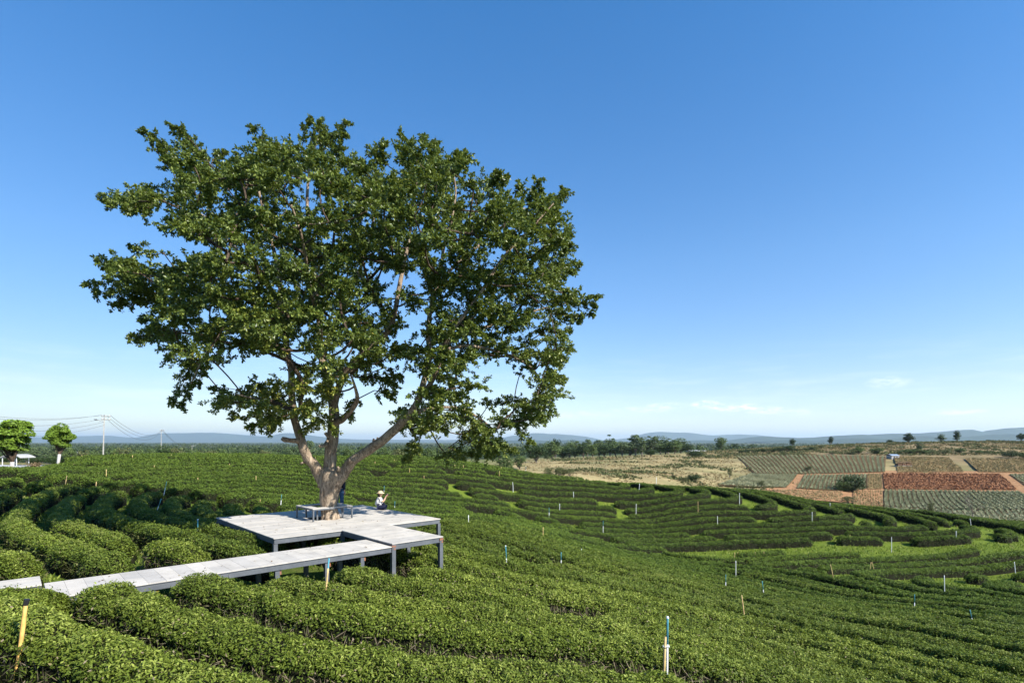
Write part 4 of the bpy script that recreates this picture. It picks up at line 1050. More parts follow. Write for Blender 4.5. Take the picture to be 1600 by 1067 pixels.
hc = (.056*S_, 0, .645*S_); rot_hair(pr, hc)
mb = MB()   # eyes and mouth, small dark marks with depth
for y_ in (.030, -.030): mb.tube([wpt(pr, (.137, y_-.010, .650)), wpt(pr, (.142, y_, .652)), wpt(pr, (.137, y_+.010, .650))], [.003,.006,.003], n=6)
mb.tube([wpt(pr, (.138, -.02, .588)), wpt(pr, (.143, 0, .586)), wpt(pr, (.138, .02, .588))], [.002,.004,.002], n=6)
mb.build('face_marks', M_hair, pr)
# straw hat: domed crown on a wavy brim
def hat(root, c, rb, rc, h):
    mb = MB(); prof = [(.0, h), (rc*.55, h*.98), (rc*.88, h*.85), (rc, h*.45), (rc*1.04, .012), (rb*.8, -.004), (rb, -.016), (rb, -.022), (rc*1.0, -.004)]
    n = 28; V = []; Fc = []
    for k, (r_, z_) in enumerate(prof):
        for j in range(n):
            a_ = 2*math.pi*j/n; wv = .012*math.sin(3*a_+1)*(r_/rb)**3
            V.append(wpt(root, (c[0]+r_*math.cos(a_), c[1]+r_*math.sin(a_), c[2]+z_+wv)))
    for k in range(len(prof)-1):
        for j in range(n): Fc.append((k*n+j, (k+1)*n+j, (k+1)*n+(j+1) % n, k*n+(j+1) % n))
    mb.add(V, Fc); return mb.build('straw_hat', M_straw, root, smooth=True)
hat(pr, (.056*S_, 0, .695*S_), .165, .098, .095)
cm = empty('camera', wpt(pr, (.315, 0, .60)), R(8), label='small black camera held up by the seated person', cat='camera')
mb = MB(); c_ = np.array(cm.location); ax = np.array([math.cos(R(8)), math.sin(R(8)), 0]); ay = np.array([-ax[1], ax[0], 0])
mb.box(c_, ax*.018, ay*.062, Z3*.040); mb.box(c_+Z3*.048-ax*.002, ax*.014, ay*.020, Z3*.010); mb.build('camera_body', M_black, cm, bevel=.004)
mb = MB(); mb.tube([c_+ax*.017, c_+ax*.062, c_+ax*.075], [.030,.030,.033], n=16); mb.build('lens', M_black, cm)
# person standing behind the trunk, mostly hidden
p2 = empty('person', ((529.8-800)/F*21.0, 21.0, DZ), R(75), label='person in dark top and blue jeans standing half hidden behind the tree trunk', cat='person')
def q(n, x_, y_, z_, r_): return J(n, x_, y_, z_, r_)
leg = lambda s, t: [q('pel', 0,0,.90,.12), q('hip'+t, 0,s*.095,.84,.088), q('kn'+t, .02,s*.11,.46,.058), q('an'+t, -.01,s*.115,.09,.040), q('ft'+t, .12,s*.125,.045,.034)]
ar = lambda s, t: [q('chest', .0,0,1.27,.12), q('sh'+t, 0,s*.175,1.35,.052), q('el'+t, -.02,s*.215,1.07,.038), q('wr'+t, .06,s*.20,.83,.026)]
fr_ = fingers('l', (.06,.20,.83), (.15,0,-1), .6, 1)+fingers('r', (.06,-.20,.83), (.15,0,-1), .6, -1)
fr_[0][0] = q('wrl', .06,.20,.83,.026); fr_[5][0] = fr_[0][0]; fr_[6][0] = q('wrr', .06,-.20,.83,.026); fr_[11][0] = fr_[6][0]
skin_obj('body', M_skin, p2, [[q('pel', 0,0,.90,.13), q('sp', .01,0,1.08,.115), q('chest', 0,0,1.27,.135), q('neckb', 0,0,1.40,.06), q('neck', .01,0,1.44,.047), q('hd0', .025,0,1.49,.068), q('hd1', .03,0,1.555,.09), q('hd2', .022,0,1.615,.076)], leg(1, 'l'), leg(-1, 'r'), ar(1, 'l'), ar(-1, 'r'),
   [q('hd1', .03,0,1.555,.09), q('nose', .128,0,1.55,.013)], [q('hd1', .03,0,1.555,.09), q('earl', .02,.094,1.55,.016)], [q('hd1', .03,0,1.555,.09), q('earr', .02,-.094,1.55,.016)]]+fr_)
skin_obj('shirt', M_navy, p2, [[q('pel', 0,0,.86,.175), q('sp', .01,0,1.08,.165), q('chest', 0,0,1.26,.175), q('neckb', 0,0,1.40,.085)], [q('chest', 0,0,1.26,.15), q('shl', 0,.175,1.35,.085), q('ell', -.02,.215,1.07,.062), q('wl', .05,.203,.88,.048)], [q('chest', 0,0,1.26,.15), q('shr', 0,-.175,1.35,.085), q('elr', -.02,-.215,1.07,.062), q('wr_', .05,-.203,.88,.048)]])
skin_obj('trousers', M_jean, p2, [[q('pel', 0,0,.91,.145), q('hipl', 0,.098,.83,.105), q('knl', .02,.112,.46,.075), q('anl', -.01,.115,.12,.062)], [q('pel', 0,0,.91,.145), q('hipr', 0,-.098,.83,.105), q('knr', .02,-.112,.46,.075), q('anr', -.01,-.115,.12,.062)]])
rot_hair(p2, (.03, 0, 1.565))
# ------------------------------------------------------------------ stakes among the tea
M_bam = simple('bamboo', (.50,.36,.16), .7, .3, .15, 12, .2)
M_bam2 = simple('yellow_bamboo', (.62,.38,.11), .6, .35, .12, 9, .2)
M_pvc = simple('white_pipe', (.66,.68,.68), .5, .4, .06, 10, .05)
M_blue = simple('blue_pipe', (.10,.36,.46), .5, .4, .06, 10, .05)
STK = [(1043,965,1042.5,1030,'pair','white sprinkler pipe with teal top tied to a bamboo stake, foreground right of centre'),
 (514,872,508.5,915,'bb','leaning bamboo stake with blue tip in front of the walkway'),(41,937,32,998,'yb','thick yellow bamboo stake with a dark cap at the bottom left'),
 (309,812,309,835,'wp','white sprinkler pipe just left of the deck corner'),(252,779,244,799,'bp','tilted pale pipe inside the tree shadow'),(260.5,752,256,771,'bp','tilted pale blue pipe just behind the tree shadow'),
 (104.5,743,100.5,762,'b','tilted bamboo stake at the left, nearest the roadside trees'),(166,733,166,749,'b',None),(150.5,752.5,149,763,'b',None),(241,727,241,737,'b',None),(207,711,207,719,'b',None),(309,746,310,756.5,'b',None),
 (400,743.5,399.6,755,'b',None),(358.6,724.5,358.6,730.5,'b',None),(325.5,714,325.5,720,'b',None),(267.8,710,267.8,715.5,'b',None),(293.5,710,293.5,715,'b',None),(377.3,711,377.3,717,'b',None),(359,711,359,716,'b',None),(178.5,708.5,178.5,713.5,'b',None),
 (128,711,128,715,'b',None),(440,772.5,438.6,789.6,'wp',None),(406.6,780,406.6,790,'b',None),(493,714,493,720,'b',None),(500.6,713.5,500.6,719,'b',None),(586,721,586,727,'b',None),(616,718,616,724,'b',None),(619,718.5,619,724,'b',None),(640,731.5,640.3,740,'b',None),
 (662.4,743,662.8,750,'b',None),(600.4,759,599.6,772.5,'wp','thin pale pipe right behind the seated person'),(617,783,616.4,797.5,'wp','white pipe at the back edge of the deck'),(710.6,726,710.6,732,'b',None),(724,726.5,724,731.5,'b',None),(732,804.5,732,822,'w','whitish wooden post in the grass right of the deck'),(701,826,701,835,'w',None),
 (783,729,783,735,'b',None),(780,736,780,743,'b',None),(821.7,729,821.7,738,'wp',None),(801,753,801.4,761.5,'w',None),(902,746,902,753,'b',None),(919,740,919,748,'b',None),(999.3,755,998.8,768,'w',None),(1025.5,745.5,1025.3,760,'w',None),(1155.5,770,1155.5,784,'w',None),
 (1090.6,783,1090.8,798,'b',None),(896,768,896.3,780.5,'w',None),(874.5,786.6,874.5,801,'w',None),(858,793,858,809,'bp',None),(994,787,994,806,'w',None),(1121,806,1121.3,822.5,'w',None),(942.4,813.5,942.4,832.5,'bp','blue pipe on the far slope above the first row ends'),(848.6,823.5,848.6,843.5,'b','bamboo stake among the single bushes right of the deck'),
 (790,853,791.8,881.5,'wp','white pipe with blue tip on the slope just right of the deck'),(876.7,862.5,876.7,874,'bp',None),(908.6,857,908.8,866,'w',None),(1149.7,876,1149.7,892,'w',None),(1134,897.5,1134,912.5,'bp',None),(1148,862.5,1147.6,868.5,'b',None),(1152.5,862.5,1153,868,'b',None),(1165,863,1165.4,867.6,'b',None),(1180,862.5,1180.6,868,'b',None),(1193,861.5,1195,867.5,'b',None),
 (1269,799.5,1268.8,813.5,'w',None),(1328,835.5,1328,842,'b',None),(1393,839,1393,854.5,'w',None),(1494,829.5,1494.2,842.5,'w',None),(1515.7,810,1517.3,823.5,'w',None),(1561,807.5,1561,815.5,'b',None),(1571.7,807.5,1571.9,817,'b',None),(1546,804.5,1546,810.5,'b',None),(1297.5,881.5,1301.6,900.5,'b','tilted bamboo stake beside the hairpin hedges on the valley floor'),
 (1361,878,1360,885,'b',None),(1362.5,878,1364.5,885,'b',None),(1475.4,898.5,1475.6,921,'w','tall pale stake in the small grass patch at the lower right'),(1584.8,877.5,1586,889.5,'w',None),(1190.8,907.5,1193.5,927.5,'wp',None),(1297,785.5,1297,793,'w',None),
 (1158.7,929.5,1162.5,956.5,'b','bamboo stake with weathered tip on the lower right slope'),(1429,928.5,1429,945.5,'bp',None),(1515.5,952.5,1518,963,'wp',None),(141,858,136.5,866,'b','short bamboo stub tilted right, before the walkway'),(145,860.5,144,870,'b','short upright bamboo stub before the walkway')]
def hit_top(px, py, h=.5, dmin=5.0, dmax=82):
    d = np.exp(np.linspace(math.log(dmin), math.log(dmax), 700)); z = E-(py-HY)/F*d; X = (px-800)/F*d
    s = z-(Tz(X, d)+h); i = np.where((s[:-1] > 0) & (s[1:] <= 0))[0]
    return d[i[0]] if len(i) else d[150+int(np.argmin(s[150:]))]
for (xt, yt, xb, yb, ty, lab) in STK:
    d = hit_top(xb, yb, .78 if yb > 868 and not (xb < 200 and yb < 880) else (.1 if xb < 160 and yb > 850 else .5))
    if d is None: d = hit_top(xb, yb+3, .3) or 60.0
    X0 = (xb-800)/F*d; zg = float(Tz(np.array([X0]), np.array([d]))[0])
    zt_ = E-(yt-HY)/F*d; X1 = (xt-800)/F*d; zb_ = E-(yb-HY)/F*d
    k = (zb_-zg)/max(zt_-zb_, .05); Xg = X0+(X0-X1)*k
    base = np.array([Xg, d, zg-.12]); top = np.array([X1, d, zt_])
    rr_ = .022 if d < 20 else .017+.00018*d
    names = {'b': ('bamboo_stake','stake'), 'bb': ('bamboo_stake','stake'), 'yb': ('bamboo_stake','stake'), 'w': ('pale_stake','stake'), 'wp': ('sprinkler_pipe','pipe'), 'bp': ('sprinkler_pipe','pipe'), 'pair': ('sprinkler_pipe','pipe')}[ty]
    if lab is None:
        side_ = 'on the left rise' if xb < 450 else ('on the slope behind the deck' if xb < 830 else ('on the curved far slope' if yb < 862 else 'on the valley floor and lower right slope'))
        lab = {'b': 'bamboo stake', 'w': 'pale wooden stake', 'wp': 'white plastic pipe', 'bp': 'bluish plastic pipe'}[ty]+' standing among tea hedges '+side_; grp = lab.replace('bamboo stake', 'bamboo stakes').replace('wooden stake', 'wooden stakes').replace('pipe', 'pipes')
    else: grp = 'stakes and pipes in the tea'
    t = empty(names[0], base+np.array([0, 0, .12]), 0, label=lab, cat=names[1], group=grp)
    mid = base*.0+base+(top-base)*.72; bow = np.array([DR.normal(0, .010), 0, 0])
    if ty in ('b', 'bb', 'yb', 'w'):
        mb = MB(); rb = rr_*(1.25 if ty == 'yb' else 1)
        pts = np.array([base+(top-base)*u_+bow*math.sin(u_*3.1) for u_ in np.linspace(0, 1 if ty != 'bb' else .86, 9)])
        rads = rb*(1+.12*(np.arange(9) % 3 == 0))*np.linspace(1.05, .85, 9)
        mb.tube(pts, rads, n=8); mb.build('cane', M_bam2 if ty == 'yb' else (M_bam if ty != 'w' else M_pvc), t, smooth=True)
        if ty == 'yb': mb = MB(); mb.tube([top-(top-base)*.045, top+np.array([.01, 0, .01])], [rb*1.1, rb*1.2], n=8); mb.build('cap', M_black, t)
        if ty == 'bb': mb = MB(); mb.tube([pts[-1], top], [rb*.8, rb*.8], n=8); mb.build('tip', M_blue, t)
    else:
        mb = MB(); mb.tube([base, mid], [rr_*.75]*2, n=8); mb.build('pipe', M_pvc, t, smooth=True)
        mb = MB(); mb.tube([mid, top-(top-mid)*.04, top], [rr_*.78, rr_*.78, rr_*.9], n=8); mb.build('riser', M_blue if ty != 'wp' or d > 12 else M_pvc, t, smooth=True)
        if d < 22: mb = MB(); mb.tube([top, top+np.array([0, 0, .03])], [rr_*1.3, rr_*.8], n=8); mb.build('nozzle', M_pvc, t)
        if ty == 'pair':
            b2 = empty('bamboo_stake', base+np.array([-.07, .02, .12]), 0, label='bamboo stake tied beside the white teal-topped pipe in the foreground', cat='stake', group='stakes and pipes in the tea')
            mb = MB(); mb.tube([base+np.array([-.08, .01, 0]), base+(top-base)*.45+np.array([-.05, .01, 0]), base+(top-base)*.80+np.array([-.03, .01, 0])], [.022,.021,.019], n=8, wob=.2); mb.build('cane', M_bam, b2, smooth=True)
            mb = MB(); cc = base+(top-base)*.70+np.array([-.02, 0, 0]); mb.tube([cc+np.array([.055*math.cos(a_), .04*math.sin(a_), .01*math.sin(3*a_)]) for a_ in np.linspace(0, 6.28, 13)], .006, n=5); mb.build('tie', M_pvc, t)
# ------------------------------------------------------------------ trees of the middle distance
def crown_mesh(name, H, Wd, base, n_cl, n_leaf, L, seed, mat, shape='round', dens=1.0):
    r = np.random.default_rng(seed); P_ = []; N_ = []
    cl = []
    for _ in range(n_cl*30):
        if len(cl) >= n_cl: break
        v = r.normal(size=3); v /= np.linalg.norm(v); k = r.uniform(.02, 1)**.5
        if shape == 'tall': c = np.array([v[0]*k*Wd*.42*(1-.35*max(v[2], 0)), v[1]*k*Wd*.42, base+(H-base)*.5+v[2]*k*(H-base)*.47])
        elif shape == 'flat': c = np.array([v[0]*k*Wd*.45, v[1]*k*Wd*.45, base+(H-base)*.45+v[2]*k*(H-base)*.38])
        else: c = np.array([v[0]*k*Wd*.40, v[1]*k*Wd*.40, base+(H-base)*.48+v[2]*k*(H-base)*.42])
        if any(np.linalg.norm(c-o) < Wd*.09 for o in cl): continue
        cl.append(c)
    for c in cl:
        rc = Wd*r.uniform(.10, .26); m = int(n_leaf/n_cl)
        d = r.normal(size=(m, 3)); d /= np.linalg.norm(d, axis=1)[:, None]; d[:, 2] = np.where(d[:, 2] < -.2, d[:, 2]*.4, d[:, 2])
        P_.append(c+d*(rc*r.uniform(.45, 1.05, m)**.5)[:, None]*np.array([1, 1, .8])); N_.append(d+np.array([0, 0, .5]))
    p = np.concatenate(P_); N = np.concatenate(N_); N /= np.linalg.norm(N, axis=1)[:, None]
    a, b = rand_axes(N, .6, r); Ls = L*r.uniform(.6, 1.4, len(p)); V, Fq = quads(p, a, b, Ls, Ls*.62)
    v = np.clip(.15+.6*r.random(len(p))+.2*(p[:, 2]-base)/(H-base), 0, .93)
    return mesh_np(name, V, Fq, mat, None, {'var': ('FACE', v)}), cl
def trunk_mesh(name, H, base, cl, seed, mat, rad, lean=0.0, white=None):
    r = random.Random(seed); mb = MB()
    top = np.array([lean, 0, base+(H-base)*.35]); ml = []
    mb.tube([(0, 0, -.4), (lean*.3, 0, base*.5), (lean*.6, .0, base), top], [rad*1.25, rad, rad*.85, rad*.5], n=9, wob=.2)
    for c in cl[::2]:
        s_ = np.array([lean*.6, 0, base*(.8+.2*r.random())]); mb.tube([s_, (s_+c)/2+np.array([0, 0, .08*H*.1]), c], [rad*.45, rad*.3, rad*.08], n=5, cap=False)
    V = np.concatenate(mb.V); me = bpy.data.meshes.new(name); me.from_pydata(V.tolist(), [], [f for fs in mb.Fs for f in fs]); me.materials.append(mat)
    me.polygons.foreach_set('use_smooth', [True]*len(me.polygons)); return me
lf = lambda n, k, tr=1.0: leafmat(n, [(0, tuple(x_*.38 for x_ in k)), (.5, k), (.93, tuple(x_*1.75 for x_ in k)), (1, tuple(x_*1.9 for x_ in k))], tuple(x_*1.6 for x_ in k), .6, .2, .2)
M_lfb = lf('bright_leaf', (.110,.175,.020)); M_lfd = lf('dark_tree_leaf', (.028,.048,.014)); M_lfm = lf('mid_tree_leaf', (.070,.102,.030)); M_lfo = lf('olive_leaf', (.085,.095,.035)); M_lfe = lf('pale_tall_leaf', (.080,.112,.048)); M_lfy = lf('dry_leaf', (.16,.115,.06))
M_wash = m_bark('whitewashed_bark', (.45,.42,.38), (.62,.60,.56), (.74,.72,.69)); M_greybark = m_bark('grey_bark', (.09,.075,.06), (.20,.17,.14), (.33,.29,.25))
TPL = {}
def tree_tpl(kind):
    if kind in TPL: return TPL[kind]
    spec = dict(round=(10,10,1.0,26,2600,.62,M_lfd,'round'), bush=(10,14,.1,26,2400,.75,M_lfm,'flat'), tall=(16,8,1.6,28,2400,.70,M_lfe,'tall'), olive=(10,11,.6,20,1500,.65,M_lfo,'round'), mid=(10,10,.9,24,2200,.62,M_lfm,'round'), darkbush=(10,15,.1,28,2600,.75,M_lfd,'flat'))[kind]
    H, W_, b_, nc, nl, L, mt, sh = spec; vs = []
    for k in range(3):
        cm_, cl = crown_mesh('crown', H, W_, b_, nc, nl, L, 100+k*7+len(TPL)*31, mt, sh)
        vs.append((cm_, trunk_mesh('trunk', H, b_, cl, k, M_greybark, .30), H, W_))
    TPL[kind] = vs; return vs
trn = 0
def put_tree(px, py, hpx, wpx, kind, d=None, label=None, group=None, dmin=75, name=None, cat=None):
    """tree standing where the sight line through its foot meets the land"""
    global trn
    if d is None: h_ = hit(px, py, dmin, 2500); X, Y, Z_ = h_
    else: X, Y = (px-800)/F*d, d; Z_ = float(Tz_exact(np.array([X]), np.array([Y]))[0])
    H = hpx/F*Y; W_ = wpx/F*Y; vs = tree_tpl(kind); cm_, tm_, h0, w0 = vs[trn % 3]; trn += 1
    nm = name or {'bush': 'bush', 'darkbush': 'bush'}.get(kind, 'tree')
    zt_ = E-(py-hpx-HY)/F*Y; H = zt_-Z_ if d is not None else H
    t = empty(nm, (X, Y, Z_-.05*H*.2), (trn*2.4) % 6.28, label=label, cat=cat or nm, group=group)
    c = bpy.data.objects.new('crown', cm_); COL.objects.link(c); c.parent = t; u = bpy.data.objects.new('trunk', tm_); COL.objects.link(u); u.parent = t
    t.scale = (W_/w0, W_/w0*(.9+.2*((trn*37) % 10)/10), H/h0)
    return t
# standouts
put_tree(838,724,31,36,'round',label='large round dark tree alone at the edge of the dry field', dmin=120)
put_tree(1332,769,32,40,'darkbush',label='broad dark tree between the planted plots, long shadow to its left', name='tree', cat='tree')
put_tree(1316,768,20,26,'bush',label='lower bushy growth at the left of the dark tree in the plots')
put_tree(1087,753,14,28,'darkbush',label='dark bush at the top edge of the tea hill, right of the dry field')
put_tree(1068,752,8,18,'olive',label='small olive shrub left of the dark bush above the tea hill', name='bush')
put_tree(1140,747,18,9,'olive',label='slim young tree on the scrubby patch right of the dry field')
put_tree(1265,738,12,14,'olive',label='small pale tree between the two upper pineapple plots')
put_tree(1190,762,14,14,'olive',label='small tree on the lower left pineapple plot')
put_tree(1325,787,14,22,'olive',label='scrubby bush between the two orange strips', name='bush')
put_tree(1503,800,7,16,'darkbush',label='small dark bush at the near edge of the pineapple plot')
put_tree(1455,803,22,12,'olive',label='thin yellow-green sapling in front of the near pineapple plot')
put_tree(1580,716,14,26,'darkbush',label='dark bush cluster at the right edge above the brown plots', d=262)
put_tree(1600,715,10,22,'bush',label='bush cut by the right edge of the frame', d=262)
put_tree(1341,713,16,20,'mid',label='bright round tree left of the blue-roofed hut', d=285)
put_tree(1370,713,15,24,'mid',label='wide bright tree touching the blue-roofed hut', d=285)
put_tree(1300,714,10,22,'olive',label='low olive bush left of the bright tree pair', d=285, name='bush')
put_tree(1419,692,16,17,'round',label='dark round tree on the brown ridge', d=395)
put_tree(1470,698,21,15,'tall',label='feathery tall tree on the ridge, left of the lone tree', d=380)
put_tree(1462,700,10,16,'bush',label='low bush at the foot of the feathery ridge tree', d=380)
put_tree(1495.5,691,19,12,'round',label='lone tree standing tallest on the brown ridge', d=400)
put_tree(1298.5,694,13,9,'round',label='single dark tree where the ridge begins', d=430)
put_tree(1596,690,14,14,'round',label='dark tree on the ridge at the right edge', d=400)
put_tree(1283,702,8,14,'olive',label='olive tree beside the long dark thicket', d=350)
put_tree(1126,699,20,20,'mid',label='round green tree right of the white sheds', d=520)
for (x_, h_, w_) in ((1515,4,10),(1523,3.5,8),(1545,5,8),(1552,4,8),(1560,4,9),(1390,5,12),(1238,7,10)):
    put_tree(x_, 691.5, h_, w_, 'round', d=430, label='tiny dark shrub on the skyline of the brown ridge', group='shrubs along the brown ridge', name='bush')
for (x_, y_, h_, w_, k) in ((1420,712,11,26,'mid'),(1432,713,14,18,'olive'),(1443,713,10,20,'mid'),(1456,712,9,18,'olive'),(1500,713,14,16,'mid'),(1510,714,8,16,'olive'),(1527,712,9,14,'bush'),(1541,714,11,14,'olive'),(1553,714,8,18,'mid'),(1478,711,9,16,'olive'),(1436,706,17,12,'tall')):
    put_tree(x_, y_, h_, w_, k, d=285, label='green bush in the hedge line behind the brown plots', group='bushes behind the brown plots', name='bush')
for i_ in range(15):
    x_ = 1160+i_*8.2; put_tree(x_, 714-(.15*i_), 11+4*vn(i_*1.7, 0, 4), 13, ('darkbush','round','olive')[i_ % 3], d=330, label='dark tree in the long thicket behind the pineapple field', group='trees of the long thicket', name='tree', cat='tree')
put_tree(1232,713,17,20,'round',label='tallest dark tree of the long thicket', d=325)
belt = [(862,19,22,'mid'),(880,16,20,'mid'),(868,24,14,'round'),(898,20,22,'mid'),(912,17,20,'round'),(926,18,18,'mid'),(936,21,18,'tall'),(944,16,22,'round'),(953,29,16,'tall'),(962,19,22,'mid'),(972,20,20,'tall'),(983,24,18,'tall'),(993,28,18,'tall'),(1003,26,16,'tall'),(1013,27,18,'tall'),(1022,25,16,'tall'),(1032,27,18,'tall'),(1044,24,18,'tall'),(1054,21,20,'mid'),(1064,24,20,'tall'),(1075,17,14,'round'),(918,22,14,'tall'),(890,13,22,'round'),(1040,18,24,'mid'),(985,15,26,'mid'),(855,15,20,'mid')]
for i_, (x_, h_, w_, k) in enumerate(belt):
    put_tree(x_, 712+(i_ % 3), h_*1.25, w_*1.45, k, d=360+(i_*37) % 60, label='tree in the uneven belt beyond the dry field', group='trees of the belt beyond the dry field')
put_tree(1017,717,16,20,'round',label='round dark bush in front of the tree belt', d=300); put_tree(1085,717,16,26,'darkbush',label='dark bush at the right end of the tree belt', d=300)
put_tree(1092,713,9,24,'olive',label='low scrub beside the sandy patch', d=310, name='bush')
for (x_, y_, h_, w_, k, d_) in ((745,728,15,36,'bush',135),(725,722,12,30,'olive',150),(775,729,9,26,'olive',150),(790,722,14,34,'mid',170),(812,722,12,24,'mid',190),(875,737,10,22,'olive',120),(890,738,8,20,'olive',120),(858,735,8,20,'olive',125),(700,716,14,30,'mid',170),(672,714,16,34,'mid',170),(650,713,17,30,'mid',175),(622,712,16,30,'olive',180),(600,711,14,30,'mid',185),(570,711,12,30,'mid',190)):
    put_tree(x_, y_, h_, w_, k, d=d_, label='leafy bush just beyond the crest of the tea hill', group='bushes beyond the crest of the tea hill', name='bush')
for (x_, y_, h_, w_, k, d_) in ((255,712,17,26,'round',150),(275,712,19,28,'olive',150),(262,711,13,24,'mid',155),(330,712,13,34,'olive',160),(345,711,10,26,'mid',170),(195,712,20,26,'olive',150),(215,711,14,26,'mid',150),(178,712,14,18,'mid',150),(128,712,16,24,'olive',140),(145,711,12,22,'mid',150),(110,712,16,22,'mid',140),(300,711,10,26,'mid',180),(385,712,11,30,'mid',180),(410,712,12,30,'olive',180),(235,711,12,24,'mid',160),(430,712,10,26,'mid',190),(545,711,12,26,'mid',190)):
    put_tree(x_, y_, h_, w_, k, d=d_, label='bushy tree just beyond the left crest of the tea hill', group='trees beyond the left crest')
r_ = np.random.default_rng(77)
for i_ in range(48):
    x_ = r_.uniform(0, 800); dd_ = r_.uniform(330, 620); k = ('mid','round','olive','tall')[int(r_.integers(0, 4))]
    put_tree(x_, 0, 1, r_.uniform(20, 34)*330/dd_, k, d=dd_, label='tree of the wooded plain left of the dry field', group='nearer trees of the wooded plain')
    t = COL.objects[-1] if False else None
for o in [o for o in COL.objects if o.get('group') == 'nearer trees of the wooded plain']:
    hh = r_.uniform(6.5, 10.5); o.scale[2] = hh/10.0*(1.0); o.location.z = float(Tz_exact(np.array([o.location.x]), np.array([o.location.y]))[0])-.2
# roadside trees with whitewashed trunks
def road_tree(px, py, d, hpx, wpx, seed, lean, label, bpx):
    X, Y = (px-800)/F*d, d; Z_ = float(Tz(np.array([X]), np.array([Y]))[0]); zt_ = E-(py-hpx-HY)/F*d; H = zt_-Z_; W_ = wpx/F*d
    b_ = H*.43; cm_, cl = crown_mesh('crown', H*.96, W_*.74, b_*.9, 34, 12000, .18, seed, M_lfb, 'round')
    t = empty('roadside_tree', (X, Y, Z_), 0, label=label, cat='tree', group='roadside trees')
    V = np.zeros(len(cm_.vertices)*3); cm_.vertices.foreach_get('co', V); V = V.reshape(-1, 3); V[:, 0] += lean; cm_.vertices.foreach_set('co', V.ravel())
    link('crown', cm_, t); wash = MB(); wash.tube([(X, Y, Z_-.3), (X+lean*.35, Y, Z_+b_*.35), (X+lean*.6, Y, Z_+b_*.62)], [.17, .135, .125], n=10, wob=.2); wash.build('whitewashed_trunk', M_wash, t, smooth=True)
    mb = MB(); s_ = np.array([X+lean*.6, Y, Z_+b_*.62])
    for c in cl[::2]: c = c+np.array([X+lean, Y, Z_]); mb.tube([s_, s_*.45+c*.55+np.array([0, 0, -.1]), c], [.10, .05, .012], n=6, cap=False)
    mb.build('branches', M_bark2, t, smooth=True)
road_tree(17,736,40,91,86,501,.18,'larger bright green roadside tree with whitewashed trunk at the left edge',0)
road_tree(90,718,57,60,52,502,.35,'smaller bright green roadside tree with whitewashed leaning trunk',0)
# leafless and dry trees
def bare_tree(px, py, hpx, d, label, mat, seed, leaf=False):
    X, Y = (px-800)/F*d, d; Z_ = float(Tz_exact(np.array([X]), np.array([Y]))[0]); H = hpx/F*d; t = empty('bare_tree', (X, Y, Z_), 0, label=label, cat='tree'); r = random.Random(seed); mb = MB(); tips = []
    def grow(p, dr, L, rad, lev):
        q_ = p+dr*L; mb.tube([p, (p+q_)/2+np.array([r.gauss(0, .05), r.gauss(0, .05), 0])*L, q_], [rad, rad*.8, rad*.55], n=5, cap=False)
        if lev == 0: tips.append(q_); return
        for k in range(3):
            v = dr*.8+np.array([r.gauss(0, .45), r.gauss(0, .45), abs(r.gauss(.15, .3))]); v /= np.linalg.norm(v); grow(q_, v, L*r.uniform(.6, .85), rad*.55, lev-1)
    grow(np.array([X, Y, Z_-.2]), np.array([0, 0, 1.0]), H*.28, H*.018, 4)
    mb.build('branches', mat, t)
    if leaf:
        rr = np.random.default_rng(seed); p = np.repeat(np.array(tips), 10, 0)+rr.normal(0, .16, (len(tips)*10, 3)); a, b = rand_axes(np.tile([0, 0, 1.0], (len(p), 1)), 1.0, rr)
        V, Fq = quads(p, a, b, np.full(len(p), .13), np.full(len(p), .07)); link('leaves', mesh_np('leaves', V-np.array(t.location), Fq, M_lfy, None, {'var': ('FACE', rr.random(len(p)))}), t)
bare_tree(1520,803,52,112,'leafless grey tree in front of the near pineapple plot',M_greybark,5)
bare_tree(49,726,24,44,'dry brown shrub between the two roadside trees',M_greybark,9,True)
# ------------------------------------------------------------------ road, shelter, poles
M_road = simple('concrete_road', (.36,.36,.36), .9, .2, .08, 1.5, .1)
def patch(name, pts, mat, lift, d_of, n=14, **k):
    G = [((p[0]-800)/F*d_, d_) for p, d_ in zip(pts, d_of)]
    return sheet(name, G, mat, lift, n, n, pixel=False, prop=dict(kind='structure', **k))
patch('road', [(-120,0),(24,0),(95,0),(-100,0)], M_road, .05, [39,40.5,60,52], 20)
M_canvas = simple('canopy_cloth', (.34,.34,.33), .8, .2, .05, 3, .1)
t_ = empty('shelter', P(28, 727, 56)*np.array([1, 1, 1]), 0, label='white curved canopy on thin posts beside the road at the left', cat='shelter')
sx, sy = t_.location.x, t_.location.y; sz = float(Tz(np.array([sx]), np.array([sy]))[0]); t_.location.z = sz
zr = E-(716-HY)/F*56
mb = MB(); xs_ = np.linspace(-1.05, 1.05, 9)
top_ = [(sx+x_, zr+.38*(1-(x_/1.15)**2)) for x_ in xs_]
V = []; Fc = []
for dz in (0, .06):
    for y_ in (-.9, .9):
        for (x_, z_) in top_: V.append((x_, sy+y_, z_+dz))
n9 = 9
for k in range(8): Fc += [(k, k+1, n9+k+1, n9+k), (18+k, 27+k, 27+k+1, 18+k+1), (k, 18+k, 18+k+1, k+1), (n9+k, n9+k+1, 27+k+1, 27+k)]
Fc += [(0, n9, 27, 18), (8, 26, 35, 17)]
mb.add(V, Fc); mb.build('roof', M_canvas, t_)
for a_ in (-.95, .5):
    for b_ in (-.7, .7): mb = MB(); mb.tube([(sx+a_, sy+b_, sz-.2), (sx+a_, sy+b_, zr+.1)], .035, n=8); mb.build('post', M_pvc, t_)
